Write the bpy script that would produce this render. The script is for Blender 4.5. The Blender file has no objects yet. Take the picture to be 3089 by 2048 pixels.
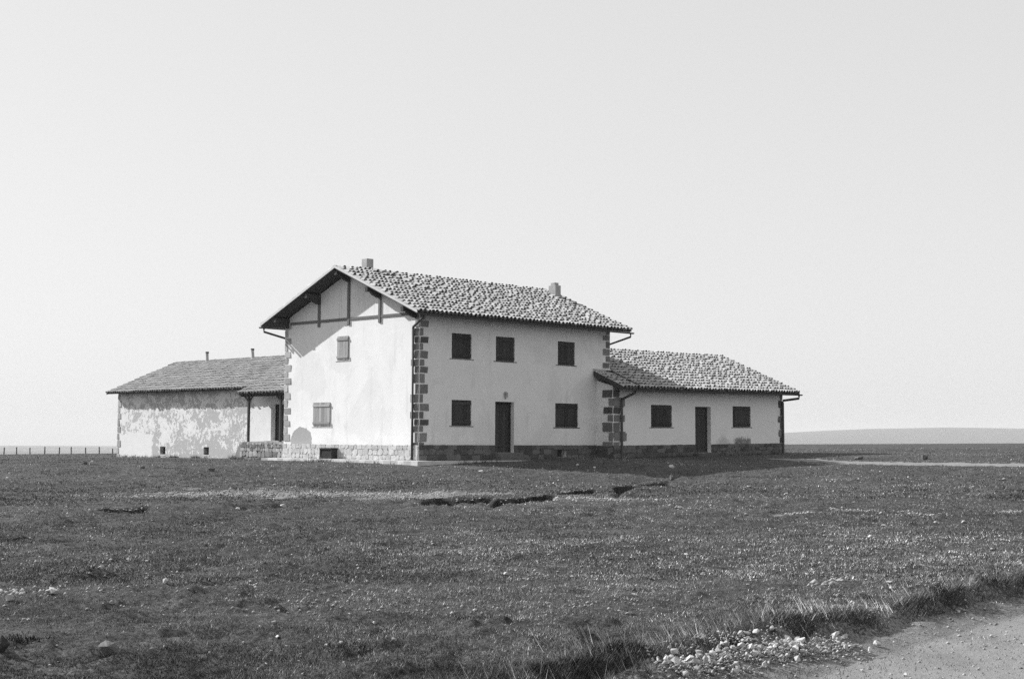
import bpy, math, random
import numpy as np
from mathutils import Vector, Matrix, Euler
R = math.radians
random.seed(7); rng = np.random.default_rng(7)
sc = bpy.context.scene
col = sc.collection

# ------------------------------------------------------------------ camera, sky, sun, exposure
CAM = Vector((-36.7664, -41.3215, 0.8368)); YAW, PITCH, ROLL = 0.77876, 0.07008, 0.0056
FPX, PCX, PCY = 4290.0, 1544.5, 1024.0                    # focal length and centre in photo pixels
_fw = Vector((math.cos(YAW), math.sin(YAW), 0)); _rt = Vector((math.sin(YAW), -math.cos(YAW), 0)); _up = Vector((0, 0, 1))
CF = _fw * math.cos(PITCH) + _up * math.sin(PITCH); _u0 = _up * math.cos(PITCH) - _fw * math.sin(PITCH)
CR = _rt * math.cos(ROLL) + _u0 * math.sin(ROLL); CU = _u0 * math.cos(ROLL) - _rt * math.sin(ROLL)
cd = bpy.data.cameras.new('camera'); cam = bpy.data.objects.new('camera', cd); col.objects.link(cam)
cd.sensor_width = 36; cd.lens = FPX / 3089 * 36; cd.clip_start = 0.1; cd.clip_end = 30000
cam.matrix_world = Matrix(((CR.x, CU.x, -CF.x, CAM.x), (CR.y, CU.y, -CF.y, CAM.y), (CR.z, CU.z, -CF.z, CAM.z), (0, 0, 0, 1)))
sc.camera = cam

SUNDIR = Vector((0.802, -1.98, -1.35)).normalized()        # read from the roof's shadow on the gable
SUN_EL = math.asin(-SUNDIR.z); SUN_AZ = math.atan2(-SUNDIR.x, -SUNDIR.y)
w = bpy.data.worlds.new('World'); sc.world = w; w.use_nodes = True
nt = w.node_tree; nt.nodes.clear()
sky = nt.nodes.new('ShaderNodeTexSky'); sky.sky_type = 'NISHITA'; sky.sun_disc = False
sky.sun_elevation = SUN_EL; sky.sun_rotation = SUN_AZ % (2 * math.pi); sky.air_density = 1.0; sky.dust_density = 1.2; sky.altitude = 600
sep = nt.nodes.new('ShaderNodeSeparateColor'); nt.links.new(sky.outputs[0], sep.inputs[0])
def _m(op, a, b):
    n = nt.nodes.new('ShaderNodeMath'); n.operation = op
    for i, v in enumerate((a, b)):
        if isinstance(v, (int, float)): n.inputs[i].default_value = v
        else: nt.links.new(v, n.inputs[i])
    return n.outputs[0]
# black-and-white film: the three channels become one grey, blue counting most
grey = _m('ADD', _m('ADD', _m('MULTIPLY', sep.outputs[0], 0.10), _m('MULTIPLY', sep.outputs[1], 0.25)), _m('MULTIPLY', sep.outputs[2], 0.65))
grey = _m('POWER', grey, 0.27)
cmb = nt.nodes.new('ShaderNodeCombineColor')
for i in range(3): nt.links.new(grey, cmb.inputs[i])
bg = nt.nodes.new('ShaderNodeBackground'); bg.inputs[1].default_value = 0.15
nt.links.new(cmb.outputs[0], bg.inputs[0])
wo = nt.nodes.new('ShaderNodeOutputWorld'); nt.links.new(bg.outputs[0], wo.inputs[0])

sl = bpy.data.lights.new('sun', 'SUN'); sl.energy = 2.05; sl.angle = R(0.5); sl.color = (1, 1, 1)
so = bpy.data.objects.new('sun', sl); col.objects.link(so); so.rotation_euler = SUNDIR.to_track_quat('-Z', 'Y').to_euler(); so.location = (0, 0, 60)
vs = sc.view_settings; vs.view_transform = 'Standard'; vs.look = 'None'; vs.gamma = 1; vs.exposure = 1.80; vs.use_curve_mapping = False
sc.cycles.use_denoising = False; sc.cycles.max_bounces = 6; sc.cycles.volume_bounces = 2; sc.cycles.diffuse_bounces = 3

# ------------------------------------------------------------------ helpers
def link(o, parent=None):
    col.objects.link(o)
    if parent is not None: o.parent = parent
    return o
def tag(o, label, cat, group=None):
    o['label'] = label; o['category'] = cat
    if group: o['group'] = group
    return o
def empty(name, loc=(0, 0, 0), rot=(0, 0, 0)):
    o = bpy.data.objects.new(name, None); o.location = loc; o.rotation_euler = rot; o.empty_display_size = 0.2
    return link(o)
def np_mesh(name, V, Fq, mat=None, tint=None, smooth=False, masks=None):
    """V (n,3) array, Fq (m,k) int array of polygons with k corners each"""
    me = bpy.data.meshes.new(name); V = np.asarray(V, np.float32); Fq = np.asarray(Fq, np.int32)
    m, k = Fq.shape
    me.vertices.add(len(V)); me.vertices.foreach_set('co', V.ravel())
    me.loops.add(m * k); me.loops.foreach_set('vertex_index', Fq.ravel())
    me.polygons.add(m); me.polygons.foreach_set('loop_start', np.arange(m, dtype=np.int32) * k)
    me.update(calc_edges=True)
    if smooth: me.polygons.foreach_set('use_smooth', np.ones(m, bool))
    if tint is not None:
        a = me.attributes.new('tint', 'FLOAT', 'POINT'); a.data.foreach_set('value', np.asarray(tint, np.float32))
    if masks:
        for kx, arr in masks.items():
            a = me.attributes.new(kx, 'FLOAT', 'POINT'); a.data.foreach_set('value', np.asarray(arr, np.float32))
    if mat: me.materials.append(mat)
    return me
class MB:
    def __init__(s): s.v = []; s.f = []
    def quad(s, a, b, c, d):
        i = len(s.v); s.v += [tuple(a), tuple(b), tuple(c), tuple(d)]; s.f.append((i, i + 1, i + 2, i + 3)); return s
    def poly(s, pts):
        i = len(s.v); s.v += [tuple(p) for p in pts]; s.f.append(tuple(range(i, i + len(pts)))); return s
    def box(s, x0, y0, z0, x1, y1, z1):
        return s.hexa([(x0, y0, z0), (x1, y0, z0), (x1, y1, z0), (x0, y1, z0), (x0, y0, z1), (x1, y0, z1), (x1, y1, z1), (x0, y1, z1)])
    def hexa(s, p):
        i = len(s.v); s.v += [tuple(q) for q in p]
        s.f += [tuple(i + k for k in q) for q in ((0, 3, 2, 1), (4, 5, 6, 7), (0, 1, 5, 4), (1, 2, 6, 5), (2, 3, 7, 6), (3, 0, 4, 7))]
        return s
    def prism(s, pts, off):
        """closed polygon pts swept by the vector off"""
        n = len(pts); i = len(s.v); off = Vector(off)
        s.v += [tuple(p) for p in pts] + [tuple(Vector(p) + off) for p in pts]
        s.f.append(tuple(range(i, i + n))[::-1]); s.f.append(tuple(range(i + n, i + 2 * n)))
        for k in range(n): s.f.append((i + k, i + (k + 1) % n, i + n + (k + 1) % n, i + n + k))
        return s
    def tube(s, pts, r, n=8):
        pts = [Vector(p) for p in pts]; rings = []
        for k, p in enumerate(pts):
            d = (pts[min(k + 1, len(pts) - 1)] - pts[max(k - 1, 0)]).normalized()
            a = d.cross(Vector((0, 0, 1)))
            if a.length < 1e-3: a = d.cross(Vector((1, 0, 0)))
            a.normalize(); b = d.cross(a); i = len(s.v)
            rr = r[k] if isinstance(r, (list, tuple)) else r
            s.v += [tuple(p + a * rr * math.cos(q * 2 * math.pi / n) + b * rr * math.sin(q * 2 * math.pi / n)) for q in range(n)]
            rings.append(i)
        for i, j in zip(rings, rings[1:]):
            for q in range(n): s.f.append((i + q, i + (q + 1) % n, j + (q + 1) % n, j + q))
        s.f.append(tuple(rings[0] + q for q in range(n))); s.f.append(tuple(rings[-1] + q for q in range(n))[::-1])
        return s
    def mesh(s, name, mat, smooth=False):
        me = bpy.data.meshes.new(name); me.from_pydata(s.v, [], s.f); me.update()
        if mat: me.materials.append(mat)
        if smooth: me.polygons.foreach_set('use_smooth', [True] * len(me.polygons))
        return me
    def build(s, name, mat, parent=None, smooth=False, bevel=0):
        me = s.mesh(name, mat, smooth); o = bpy.data.objects.new(name, me); link(o, parent)
        if bevel:
            import bmesh
            b = bmesh.new(); b.from_mesh(me); bmesh.ops.remove_doubles(b, verts=b.verts, dist=1e-5)
            bmesh.ops.bevel(b, geom=b.edges[:], offset=bevel, segments=1, affect='EDGES'); b.to_mesh(me); b.free()
        return o
def inst(name, me, parent=None, loc=(0, 0, 0), rot=(0, 0, 0), scale=(1, 1, 1), M=None):
    o = bpy.data.objects.new(name, me); link(o, parent)
    if M is not None: o.matrix_local = M
    else: o.location = loc; o.rotation_euler = rot; o.scale = scale
    return o

# ------------------------------------------------------------------ materials (all grey: a black-and-white photograph)
class NT:
    def __init__(s, name):
        s.m = bpy.data.materials.new(name); s.m.use_nodes = True; s.t = s.m.node_tree
        s.b = s.t.nodes['Principled BSDF']; s.b.inputs['Specular IOR Level'].default_value = 0.25
        s.pos = None
    def n(s, typ, **kw):
        x = s.t.nodes.new(typ)
        for k, v in kw.items(): setattr(x, k, v)
        return x
    def set(s, inp, v):
        if isinstance(v, (int, float, tuple)): inp.default_value = v
        else: s.t.links.new(v, inp)
    def math(s, op, a, b=0.0, c=0.0, clamp=False):
        x = s.n('ShaderNodeMath', operation=op, use_clamp=clamp)
        for i, v in enumerate((a, b, c)): s.set(x.inputs[i], v)
        return x.outputs[0]
    def P(s):
        if s.pos is None: s.pos = s.n('ShaderNodeNewGeometry').outputs['Position']
        return s.pos
    def xyz(s):
        x = s.n('ShaderNodeSeparateXYZ'); s.set(x.inputs[0], s.P()); return x.outputs
    def scaled(s, sx, sy, sz):
        x = s.n('ShaderNodeMapping'); s.set(x.inputs[0], s.P()); x.inputs['Scale'].default_value = (sx, sy, sz); return x.outputs[0]
    def noise(s, scale, detail=4, rough=0.55, vec=None, dist=0):
        x = s.n('ShaderNodeTexNoise'); s.set(x.inputs['Vector'], vec if vec is not None else s.P())
        x.inputs['Scale'].default_value = scale; x.inputs['Detail'].default_value = detail; x.inputs['Roughness'].default_value = rough; x.inputs['Distortion'].default_value = dist
        return x.outputs[0]
    def ramp(s, v, a, b, lo=0.0, hi=1.0):
        x = s.n('ShaderNodeMapRange'); x.interpolation_type = 'SMOOTHSTEP'
        for i, q in enumerate((v, a, b, lo, hi)): s.set(x.inputs[i], q)
        return x.outputs[0]
    def mix(s, f, a, b):
        return s.math('ADD', s.math('MULTIPLY', s.math('SUBTRACT', 1.0, f), a), s.math('MULTIPLY', f, b))
    def attr(s, name):
        x = s.n('ShaderNodeAttribute', attribute_name=name); return x.outputs['Fac']
    def done(s, val, rough=0.9, bump=None, bstr=0.3, bdist=0.02):
        c = s.n('ShaderNodeCombineColor')
        for i in range(3): s.set(c.inputs[i], val)
        s.set(s.b.inputs['Base Color'], c.outputs[0]); s.b.inputs['Roughness'].default_value = rough
        if bump is not None:
            x = s.n('ShaderNodeBump'); x.inputs['Strength'].default_value = bstr; x.inputs['Distance'].default_value = bdist
            s.set(x.inputs['Height'], bump); s.set(s.b.inputs['Normal'], x.outputs[0])
        return s.m
def simple(name, base, var=0.2, scale=4, rough=0.9, bscale=40, bstr=0.3, bdist=0.01, tint=False, stretch=None, objrand=0.0):
    t = NT(name); vec = t.scaled(*stretch) if stretch else None
    v = t.mix(t.noise(scale, 5, 0.6, vec), base * (1 - var), base * (1 + var))
    if tint: v = t.math('MULTIPLY', v, t.attr('tint'))
    if objrand:
        oi = t.n('ShaderNodeObjectInfo').outputs['Random']; v = t.math('MULTIPLY', v, t.ramp(oi, 0, 1, 1 - objrand, 1 + objrand))
    return t.done(v, rough, t.noise(bscale, 3, 0.6, vec), bstr, bdist)

def plaster_main():
    t = NT('plaster_white'); X, Y, Z = t.xyz()
    v = t.mix(t.noise(1.3, 6, 0.65), 0.67, 0.82)
    streak = t.ramp(t.noise(1.0, 4, 0.6, t.scaled(2.2, 2.2, 0.35)), 0.55, 0.75)
    v = t.mix(t.math('MULTIPLY', streak, 0.30), v, 0.42)
    blot = t.ramp(t.noise(0.45, 5, 0.6, None, 0.6), 0.52, 0.60); v = t.mix(t.math('MULTIPLY', blot, 0.16), v, 0.42)
    drip = t.math('MULTIPLY', t.ramp(t.noise(1.0, 3, 0.6, t.scaled(7, 7, 0.25)), 0.58, 0.72), t.ramp(Z, 4.6, 5.9)); v = t.mix(t.math('MULTIPLY', drip, 0.30), v, 0.3)
    spk = t.ramp(t.noise(7, 4, 0.7), 0.66, 0.74); v = t.mix(t.math('MULTIPLY', spk, 0.35), v, 0.42)
    # bare round patch low on the gable, rendered in grey
    e = t.math('SQRT', t.math('ADD', t.math('POWER', t.math('DIVIDE', t.math('SUBTRACT', Y, 7.46), 0.76), 2.0), t.math('POWER', t.math('DIVIDE', t.math('SUBTRACT', Z, 0.72), 0.60), 2.0)))
    e = t.math('ADD', e, t.math('MULTIPLY', t.math('SUBTRACT', t.noise(5, 4), 0.5), 0.28))
    k = t.math('MULTIPLY', t.math('SUBTRACT', 1.0, t.ramp(e, 0.94, 1.0)), t.math('LESS_THAN', X, 0.05))
    v = t.mix(k, v, 0.33)
    low = t.math('SUBTRACT', 1.0, t.ramp(t.math('ADD', Z, t.math('MULTIPLY', t.noise(3, 4), 0.5)), 0.75, 1.15)); v = t.mix(t.math('MULTIPLY', low, 0.18), v, 0.5)
    h = t.math('SUBTRACT', t.math('ADD', t.math('MULTIPLY', t.noise(2.5, 4), 0.8), t.math('MULTIPLY', t.noise(45, 3), 0.12)), k)
    return t.done(v, 0.95, h, 0.35, 0.02)
def plaster_wing():
    t = NT('plaster_wing'); X, Y, Z = t.xyz()
    v = t.mix(t.noise(1.3, 6, 0.65), 0.70, 0.86)
    # damp, soot-dark bloom under the far window
    win = t.math('MULTIPLY', t.math('MULTIPLY', t.ramp(X, 18.9, 19.6), t.ramp(X, 21.0, 20.5)), t.ramp(Z, 1.30, 0.80))
    sc_ = t.math('ADD', t.noise(5.5, 6, 0.8, t.scaled(2.6, 1, 1.0), 1.2), t.math('MULTIPLY', win, 0.33))
    v = t.mix(t.math('MULTIPLY', t.math('MULTIPLY', t.ramp(sc_, 0.70, 0.80), t.math('GREATER_THAN', win, 0.02)), 0.85), v, 0.07)
    gx2 = t.math('DIVIDE', t.math('ABSOLUTE', t.math('SUBTRACT', X, 18.5)), 1.1); g2 = t.math('ADD', t.math('ADD', gx2, t.ramp(Z, 0.6, 1.4)), t.math('MULTIPLY', t.noise(3, 4), 0.5))
    v = t.mix(t.math('MULTIPLY', t.math('SUBTRACT', 1.0, t.ramp(g2, 0.5, 1.2)), 0.5), v, 0.3)
    return t.done(v, 0.95, t.math('ADD', t.math('MULTIPLY', t.noise(2.5, 4), 0.8), t.math('MULTIPLY', t.noise(45, 3), 0.12)), 0.35, 0.02)
def plaster_peeled():
    t = NT('plaster_peeled'); X, Y, Z = t.xyz()
    n1 = t.noise(0.8, 8, 0.66, t.scaled(1, 1, 1.25), 0.7); n2 = t.noise(4.5, 6, 0.75)
    s = t.math('ADD', n1, t.math('MULTIPLY', t.math('SUBTRACT', n2, 0.5), 0.75))
    s = t.math('ADD', s, t.math('MULTIPLY', t.math('SUBTRACT', t.noise(15, 4, 0.7), 0.5), 0.28))
    # the whitewash hangs on in the corner bay and near the porch door
    near = t.ramp(Y, 14.0, 12.4, 0.0, 0.22); far = t.ramp(Y, 21.4, 22.3, 0.0, 0.055)
    s = t.math('ADD', s, t.math('ADD', near, far))
    white = t.ramp(s, 0.522, 0.536)
    rect = t.math('MULTIPLY', t.ramp(t.math('ADD', Y, t.math('MULTIPLY', t.noise(1.6, 6, 0.7), 1.5)), 22.5, 22.62), t.math('SUBTRACT', 1.0, t.ramp(t.math('ADD', Z, t.math('MULTIPLY', t.noise(1.9, 6, 0.7), 0.8)), 1.36, 1.42)))
    white = t.math('MAXIMUM', white, rect)
    topgrey = t.ramp(t.math('ADD', Z, t.math('MULTIPLY', n2, 0.3)), 2.72, 2.8); white = t.math('MULTIPLY', white, t.math('SUBTRACT', 1.0, t.math('MULTIPLY', topgrey, 0.08)))
    g = t.mix(t.noise(9, 5, 0.7), 0.32, 0.48); wv = t.mix(t.noise(3, 5), 0.60, 0.74)
    v = t.mix(white, g, wv)
    stain = t.ramp(t.noise(2.2, 5, 0.7, t.scaled(1, 1, 2)), 0.66, 0.76); v = t.mix(t.math('MULTIPLY', stain, t.ramp(Z, 2.3, 2.8, 0.1, 0.75)), v, 0.12)
    return t.done(v, 0.95, t.math('ADD', t.math('MULTIPLY', white, 0.6), t.math('MULTIPLY', t.noise(30, 4), 0.4)), 0.5, 0.02)
M_PL, M_PW, M_PP = plaster_main(), plaster_wing(), plaster_peeled()
M_MORT = simple('mortar', 0.42, 0.25, 6, bscale=30, bstr=0.6)
M_STONE = simple('plinth_stone', 0.44, 0.3, 5, bscale=18, bstr=0.6, bdist=0.03, objrand=0.14)
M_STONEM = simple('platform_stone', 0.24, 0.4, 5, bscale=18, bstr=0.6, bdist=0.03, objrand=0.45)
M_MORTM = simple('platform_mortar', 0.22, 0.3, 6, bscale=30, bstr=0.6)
M_STONED = simple('plinth_stone_dark', 0.10, 0.4, 4, bscale=18, bstr=0.6, bdist=0.03, objrand=0.4)  # darker stone for the long-front plinths and door steps
M_MORTD = simple('mortar_dark', 0.08, 0.35, 3, bscale=30, bstr=0.6)
M_QUOIN = simple('quoin_stone', 0.14, 0.4, 6, bscale=22, bstr=0.6, bdist=0.02, objrand=0.5)
M_QUOINL = simple('quoin_stone_sunlit', 0.33, 0.25, 6, bscale=22, bstr=0.6, bdist=0.02, objrand=0.2)  # paler copy of the quoin stone, with sunlight put into its colour
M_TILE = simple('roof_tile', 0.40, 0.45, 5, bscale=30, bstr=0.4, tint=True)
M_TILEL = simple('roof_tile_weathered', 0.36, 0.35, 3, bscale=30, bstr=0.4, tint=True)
M_CHAN = simple('roof_channel_tile', 0.16, 0.4, 4, bscale=30, bstr=0.4, tint=True)
M_SOFFIT = simple('soffit_wood', 0.05, 0.4, 3, stretch=(8, 1, 8), bscale=12)
M_VERGE = simple('verge_board_paint', 0.55, 0.15, 3, bscale=20, bstr=0.2)
M_BEAM = simple('beam_wood', 0.15, 0.35, 6, stretch=(3, 3, 1), bscale=20, bstr=0.5)
M_DARKW = simple('dark_paint_wood', 0.036, 0.45, 2.0, stretch=(9, 9, 0.7), rough=0.75, bscale=6, bstr=0.5, objrand=0.35)
M_GREYW = simple('grey_weathered_wood', 0.30, 0.35, 2.0, stretch=(9, 9, 0.6), bscale=6, bstr=0.6, objrand=0.22)
M_METAL = simple('gutter_metal', 0.06, 0.4, 5, rough=0.55)
M_CONC = simple('concrete', 0.52, 0.3, 2.5, bscale=25, bstr=0.5)
M_BRICK = simple('chimney_render', 0.33, 0.35, 5, bscale=25, bstr=0.6)
M_BLACK = simple('cellar_dark', 0.015, 0.3, 5)
M_PALE = simple('limestone', 0.42, 0.35, 9, bscale=30, bstr=0.7, bdist=0.01, objrand=0.22)
M_PALES = simple('limestone_bits', 0.30, 0.35, 9, bscale=30, bstr=0.5, tint=True)
M_ROCK = simple('field_rock', 0.13, 0.4, 9, bscale=25, bstr=0.8, bdist=0.02, objrand=0.25)
M_POST = simple('fence_wood', 0.10, 0.3, 5, stretch=(3, 3, 1))
def grass_ground():
    t = NT('turf'); soil, pale, lush = t.attr('soil'), t.attr('pale'), t.attr('lush')
    n1 = t.noise(0.35, 5, 0.6); n2 = t.noise(3.2, 6, 0.7); n3 = t.noise(28, 4, 0.7)
    v = t.math('ADD', 0.012, t.math('MULTIPLY', t.math('MULTIPLY', t.ramp(n2, 0.25, 0.8, 0.35, 1.5), t.ramp(n1, 0.3, 0.7, 0.75, 1.25)), t.ramp(n3, 0.3, 0.75, 0.010, 0.13)))
    fleck = t.ramp(t.noise(13, 5, 0.8), 0.62, 0.70); v = t.mix(t.math('MULTIPLY', fleck, 0.6), v, 0.18)
    v = t.mix(t.math('MULTIPLY', lush, 0.6), v, 0.022)
    pk = t.ramp(t.math('ADD', t.math('MULTIPLY', pale, 0.62), t.noise(16, 5, 0.75)), 0.80, 0.98); v = t.mix(pk, v, 0.22)
    v = t.mix(t.math('MULTIPLY', soil, t.ramp(t.noise(9, 4, 0.7), 0.3, 0.5, 0.55, 1.0)), v, 0.014)
    return t.done(v, 1.0, t.math('ADD', t.math('MULTIPLY', n3, 0.6), t.noise(90, 3, 0.7)), 0.8, 0.03)
def gravel(name, base, grassy):
    t = NT(name); n2 = t.noise(14, 5, 0.75); n3 = t.noise(80, 4, 0.7)
    v = t.mix(n3, base * 0.72, base * 1.25); v = t.mix(t.ramp(t.noise(1.1, 5, 0.65), 0.35, 0.75), v, base * 0.72)
    k = t.ramp(t.math('ADD', t.noise(26, 5, 0.8), t.math('MULTIPLY', t.math('POWER', t.attr('edge'), 1.6), grassy)), 0.60, 0.72); v = t.mix(k, v, 0.07)
    return t.done(v, 1.0, t.math('ADD', n2, t.math('MULTIPLY', n3, 0.5)), 0.7, 0.03)
M_TURF, M_ROAD, M_PATH = grass_ground(), gravel('road_gravel', 0.25, 0.20), gravel('path_gravel', 0.25, 0.15)
M_BLADE = simple('grass_blade', 0.14, 0.3, 1.5, tint=True, bstr=0)
M_SHRUB = simple('heath_blade', 0.05, 0.3, 1.5, tint=True, bstr=0)
M_FAR = simple('far_land', 0.10, 0.3, 0.002, bstr=0)

# ------------------------------------------------------------------ the lie of the land
def vnoise(x, y, seed=0):
    xi = np.floor(x).astype(np.int64); yi = np.floor(y).astype(np.int64); fx = x - xi; fy = y - yi
    fx = fx * fx * (3 - 2 * fx); fy = fy * fy * (3 - 2 * fy)
    def h(a, b):
        q = (a * 374761393 + b * 668265263 + seed * 974711) & 0x7fffffff
        q = ((q ^ (q >> 13)) * 1274126177) & 0x7fffffff
        return ((q ^ (q >> 16)) & 0xffff) / 65535.0
    return (h(xi, yi) * (1 - fx) + h(xi + 1, yi) * fx) * (1 - fy) + (h(xi, yi + 1) * (1 - fx) + h(xi + 1, yi + 1) * fx) * fy
def fbm(x, y, o=3, seed=0):
    s = 0; a = 0.5
    for i in range(o): s = s + a * (vnoise(x * 2 ** i, y * 2 ** i, seed + i) - 0.5); a *= 0.5
    return s
def polar(x, y):
    dx, dy = x - CAM.x, y - CAM.y
    s = dx * _fw.x + dy * _fw.y; t = dx * _rt.x + dy * _rt.y
    return s, t, np.hypot(s, t)
def H0(x, y):
    s, t, r = polar(x, y)
    g = np.where(r < 140, 1.0, 140 / np.maximum(r, 1e-3))
    z = 0.0105 * (CAM.x + (x - CAM.x) * g) - 0.0058 * (CAM.y + (y - CAM.y) * g)
    z = z - np.interp(r, [0, 9, 30, 40, 46, 50, 52, 54, 56.5, 59], [.66, .61, .53, .46, .39, .30, .21, .11, .03, 0])
    th = np.arctan2(t, s); rc = 80 + 45 / (1 + np.exp(-np.clip((th - 0.03) / 0.05, -30, 30)))
    z = z - 40 * (1 - np.exp(-0.0002 * np.maximum(0, r - rc) ** 2 / 40))
    # the land falls away in front of the shaded long face
    z = z - np.interp(y, [-24, -12, -9.5, -0.5], [0, .28, .30, 0]) * np.interp(x, [-6, -1, 13, 22], [0, 1, 1, 0.15])
    return z - 0.05
def pix_dir(px, py):
    return CF + CR * ((px - PCX) / FPX) - CU * ((py - PCY) / FPX)
def gp(px, py, fn=H0):
    """where the sight line of a photo pixel meets the ground"""
    d = pix_dir(px, py); tt = np.geomspace(3, 400, 6000)
    x = CAM.x + d.x * tt; y = CAM.y + d.y * tt; z = CAM.z + d.z * tt
    k = np.argmax(z < fn(x, y)); return Vector((x[k], y[k], float(fn(x[k:k + 1], y[k:k + 1])[0])))
def pline(pts, fn=None): return [gp(a, b, fn or H0) for a, b in pts]
def dseg(x, y, pts):
    """distance to a polyline, and signed side (positive = towards the camera side)"""
    best = np.full(np.shape(x), 1e9)
    for a, b in zip(pts, pts[1:]):
        ex, ey = b.x - a.x, b.y - a.y; L2 = ex * ex + ey * ey + 1e-9
        k = np.clip(((x - a.x) * ex + (y - a.y) * ey) / L2, 0, 1)
        best = np.minimum(best, np.hypot(x - a.x - ex * k, y - a.y - ey * k))
    return best
DITCH = pline([(1150, 2150), (1500, 2062), (1700, 2022), (1900, 1975), (2100, 1935), (2300, 1893), (2500, 1862), (2700, 1828), (2900, 1785), (3089, 1740), (3400, 1690)])
DT = sorted((float(np.arctan2(*polar(np.array([q.x]), np.array([q.y]))[1::-1])[0]), math.hypot(q.x - CAM.x, q.y - CAM.y)) for q in DITCH)
BANK = .075
def bank_d(x, y):
    """metres past the crest of the roadside bank, positive on the road's side"""
    s, t, r = polar(x, y); th = np.arctan2(t, s)
    return np.interp(th, [a for a, b in DT], [b for a, b in DT]) - r + .8 * fbm(x * 1.1, y * 1.1, 4, 83), np.interp(th, [DT[0][0], DT[2][0], 1.2, 1.5], [0, 1, 1, 0])
def Hb(x, y):
    d, w_ = bank_d(x, y); k = np.clip(d / .50, 0, 1); k = k * k * (3 - 2 * k)
    return H0(x, y) - BANK * k * w_ * (1 + .35 * np.exp(-((d - .45) / .25) ** 2))
ROAD_EDGE = pline([(1500, 2290), (1960, 2075), (2250, 1990), (2450, 1930), (2650, 1872), (2850, 1822), (3089, 1772), (3400, 1715)], Hb)
PATH = pline([(3700, 1412), (3089, 1403), (2800, 1400), (2600, 1395), (2480, 1391), (2380, 1386)])
# (pixels of the worn bank, depth, half width)
PITS = [([(1290, 1513), (1380, 1509), (1470, 1505)], .16, .30), ([(1490, 1512), (1560, 1505), (1655, 1499)], .26, .42), ([(1690, 1487), (1790, 1479)], .2, .35),
        ([(1865, 1471), (1935, 1463), (2005, 1457)], .22, .45), ([(310, 1537), (370, 1538), (440, 1533)], .16, .35), ([(720, 1522), (800, 1520), (870, 1518)], .12, .3),
        ([(0, 1626), (90, 1620)], .12, .25), ([(590, 1614), (720, 1600)], .12, .25), ([(2200, 1443), (2310, 1441)], .15, .3), ([(2335, 1437), (2390, 1441)], .15, .3),
        ([(2640, 1742), (2730, 1725), (2805, 1707)], .10, .16), ([(2760, 1484), (2800, 1483)], .10, .25), ([(0, 1950), (50, 1950), (140, 1946)], .07, .12),
        ([(540, 1405), (650, 1402)], .10, .35), ([(560, 1412), (470, 1412)], .06, .4), ([(790, 1417), (880, 1414)], .08, .35), ([(1180, 1398), (1270, 1399)], .08, .3),
        ([(1840, 1690), (1930, 1688)], .06, .2), ([(1500, 1690), (1610, 1686)], .06, .2), ([(1020, 1975), (1060, 1995), (1120, 1975)], .06, .15), ([(1370, 1870), (1500, 1868)], .05, .12)]
PITS = [(pline(a), b, c) for a, b, c in PITS]
STONY = [((330, 1492), (620, 1487), 1.9, .8), ((620, 1487), (1300, 1494), 2.4, 1.1), ((1650, 1503), (1950, 1512), 1.2, .7), ((2000, 1530), (2200, 1535), .8, .5),
         ((2370, 1552), (2470, 1548), .35, .9), ((2540, 1542), (2630, 1541), .35, .8), ((2690, 1546), (2810, 1560), .5, .7), ((3020, 1546), (3089, 1546), .4, 1), ((1000, 1424), (1150, 1424), .6, .4),
         ((2480, 1775), (2540, 1765), .12, 1), ((1330, 1398), (1900, 1440), 2.5, .28), ((0, 1780), (60, 1785), .3, .7), ((2440, 1396), (2620, 1400), .9, .8)]
STONY = [(pline([a, b]), c, d * .8) for a, b, c, d in STONY]
def inhouse(x, y):
    """metres outside the buildings' footprint"""
    def rd(x0, y0, x1, y1): return np.hypot(np.maximum(np.maximum(x0 - x, x - x1), 0), np.maximum(np.maximum(y0 - y, y - y1), 0))
    return np.minimum(np.minimum(rd(-1.3, -1.3, 11.3, 8.7), rd(10.4, -1.6, 23.5, 7.2)), rd(0.0, 8.7, 9.0, 25.3))
def scarp(x, y, r, pts, n):
    """1 just below a worn bank (towards the open field), easing out to 0; the bank itself is a steep step"""
    L = sum((b - a).length for a, b in zip(pts, pts[1:])); ra = [math.hypot(q.x - CAM.x, q.y - CAM.y) for q in pts]
    th = np.arctan2(*polar(x, y)[1::-1]); ta = [float(np.arctan2(*polar(np.array([q.x]), np.array([q.y]))[1::-1])[0]) for q in pts]
    o = np.argsort(ta); ta = [ta[i] for i in o]; ra = [ra[i] for i in o]; ext = (ta[-1] - ta[0]) * .16
    rl = np.interp(th, ta, ra) + n * .9; win = np.clip((th - ta[0] + ext) / ext, 0, 1) * np.clip((ta[-1] + ext - th) / ext, 0, 1); win = win * win * (3 - 2 * win)
    d = rl - r; far = max(L * .5, 1.2)
    return np.where(d > 0, np.clip(d / .10, 0, 1) * np.exp(-(d / far) ** 2), 0) * win
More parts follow.
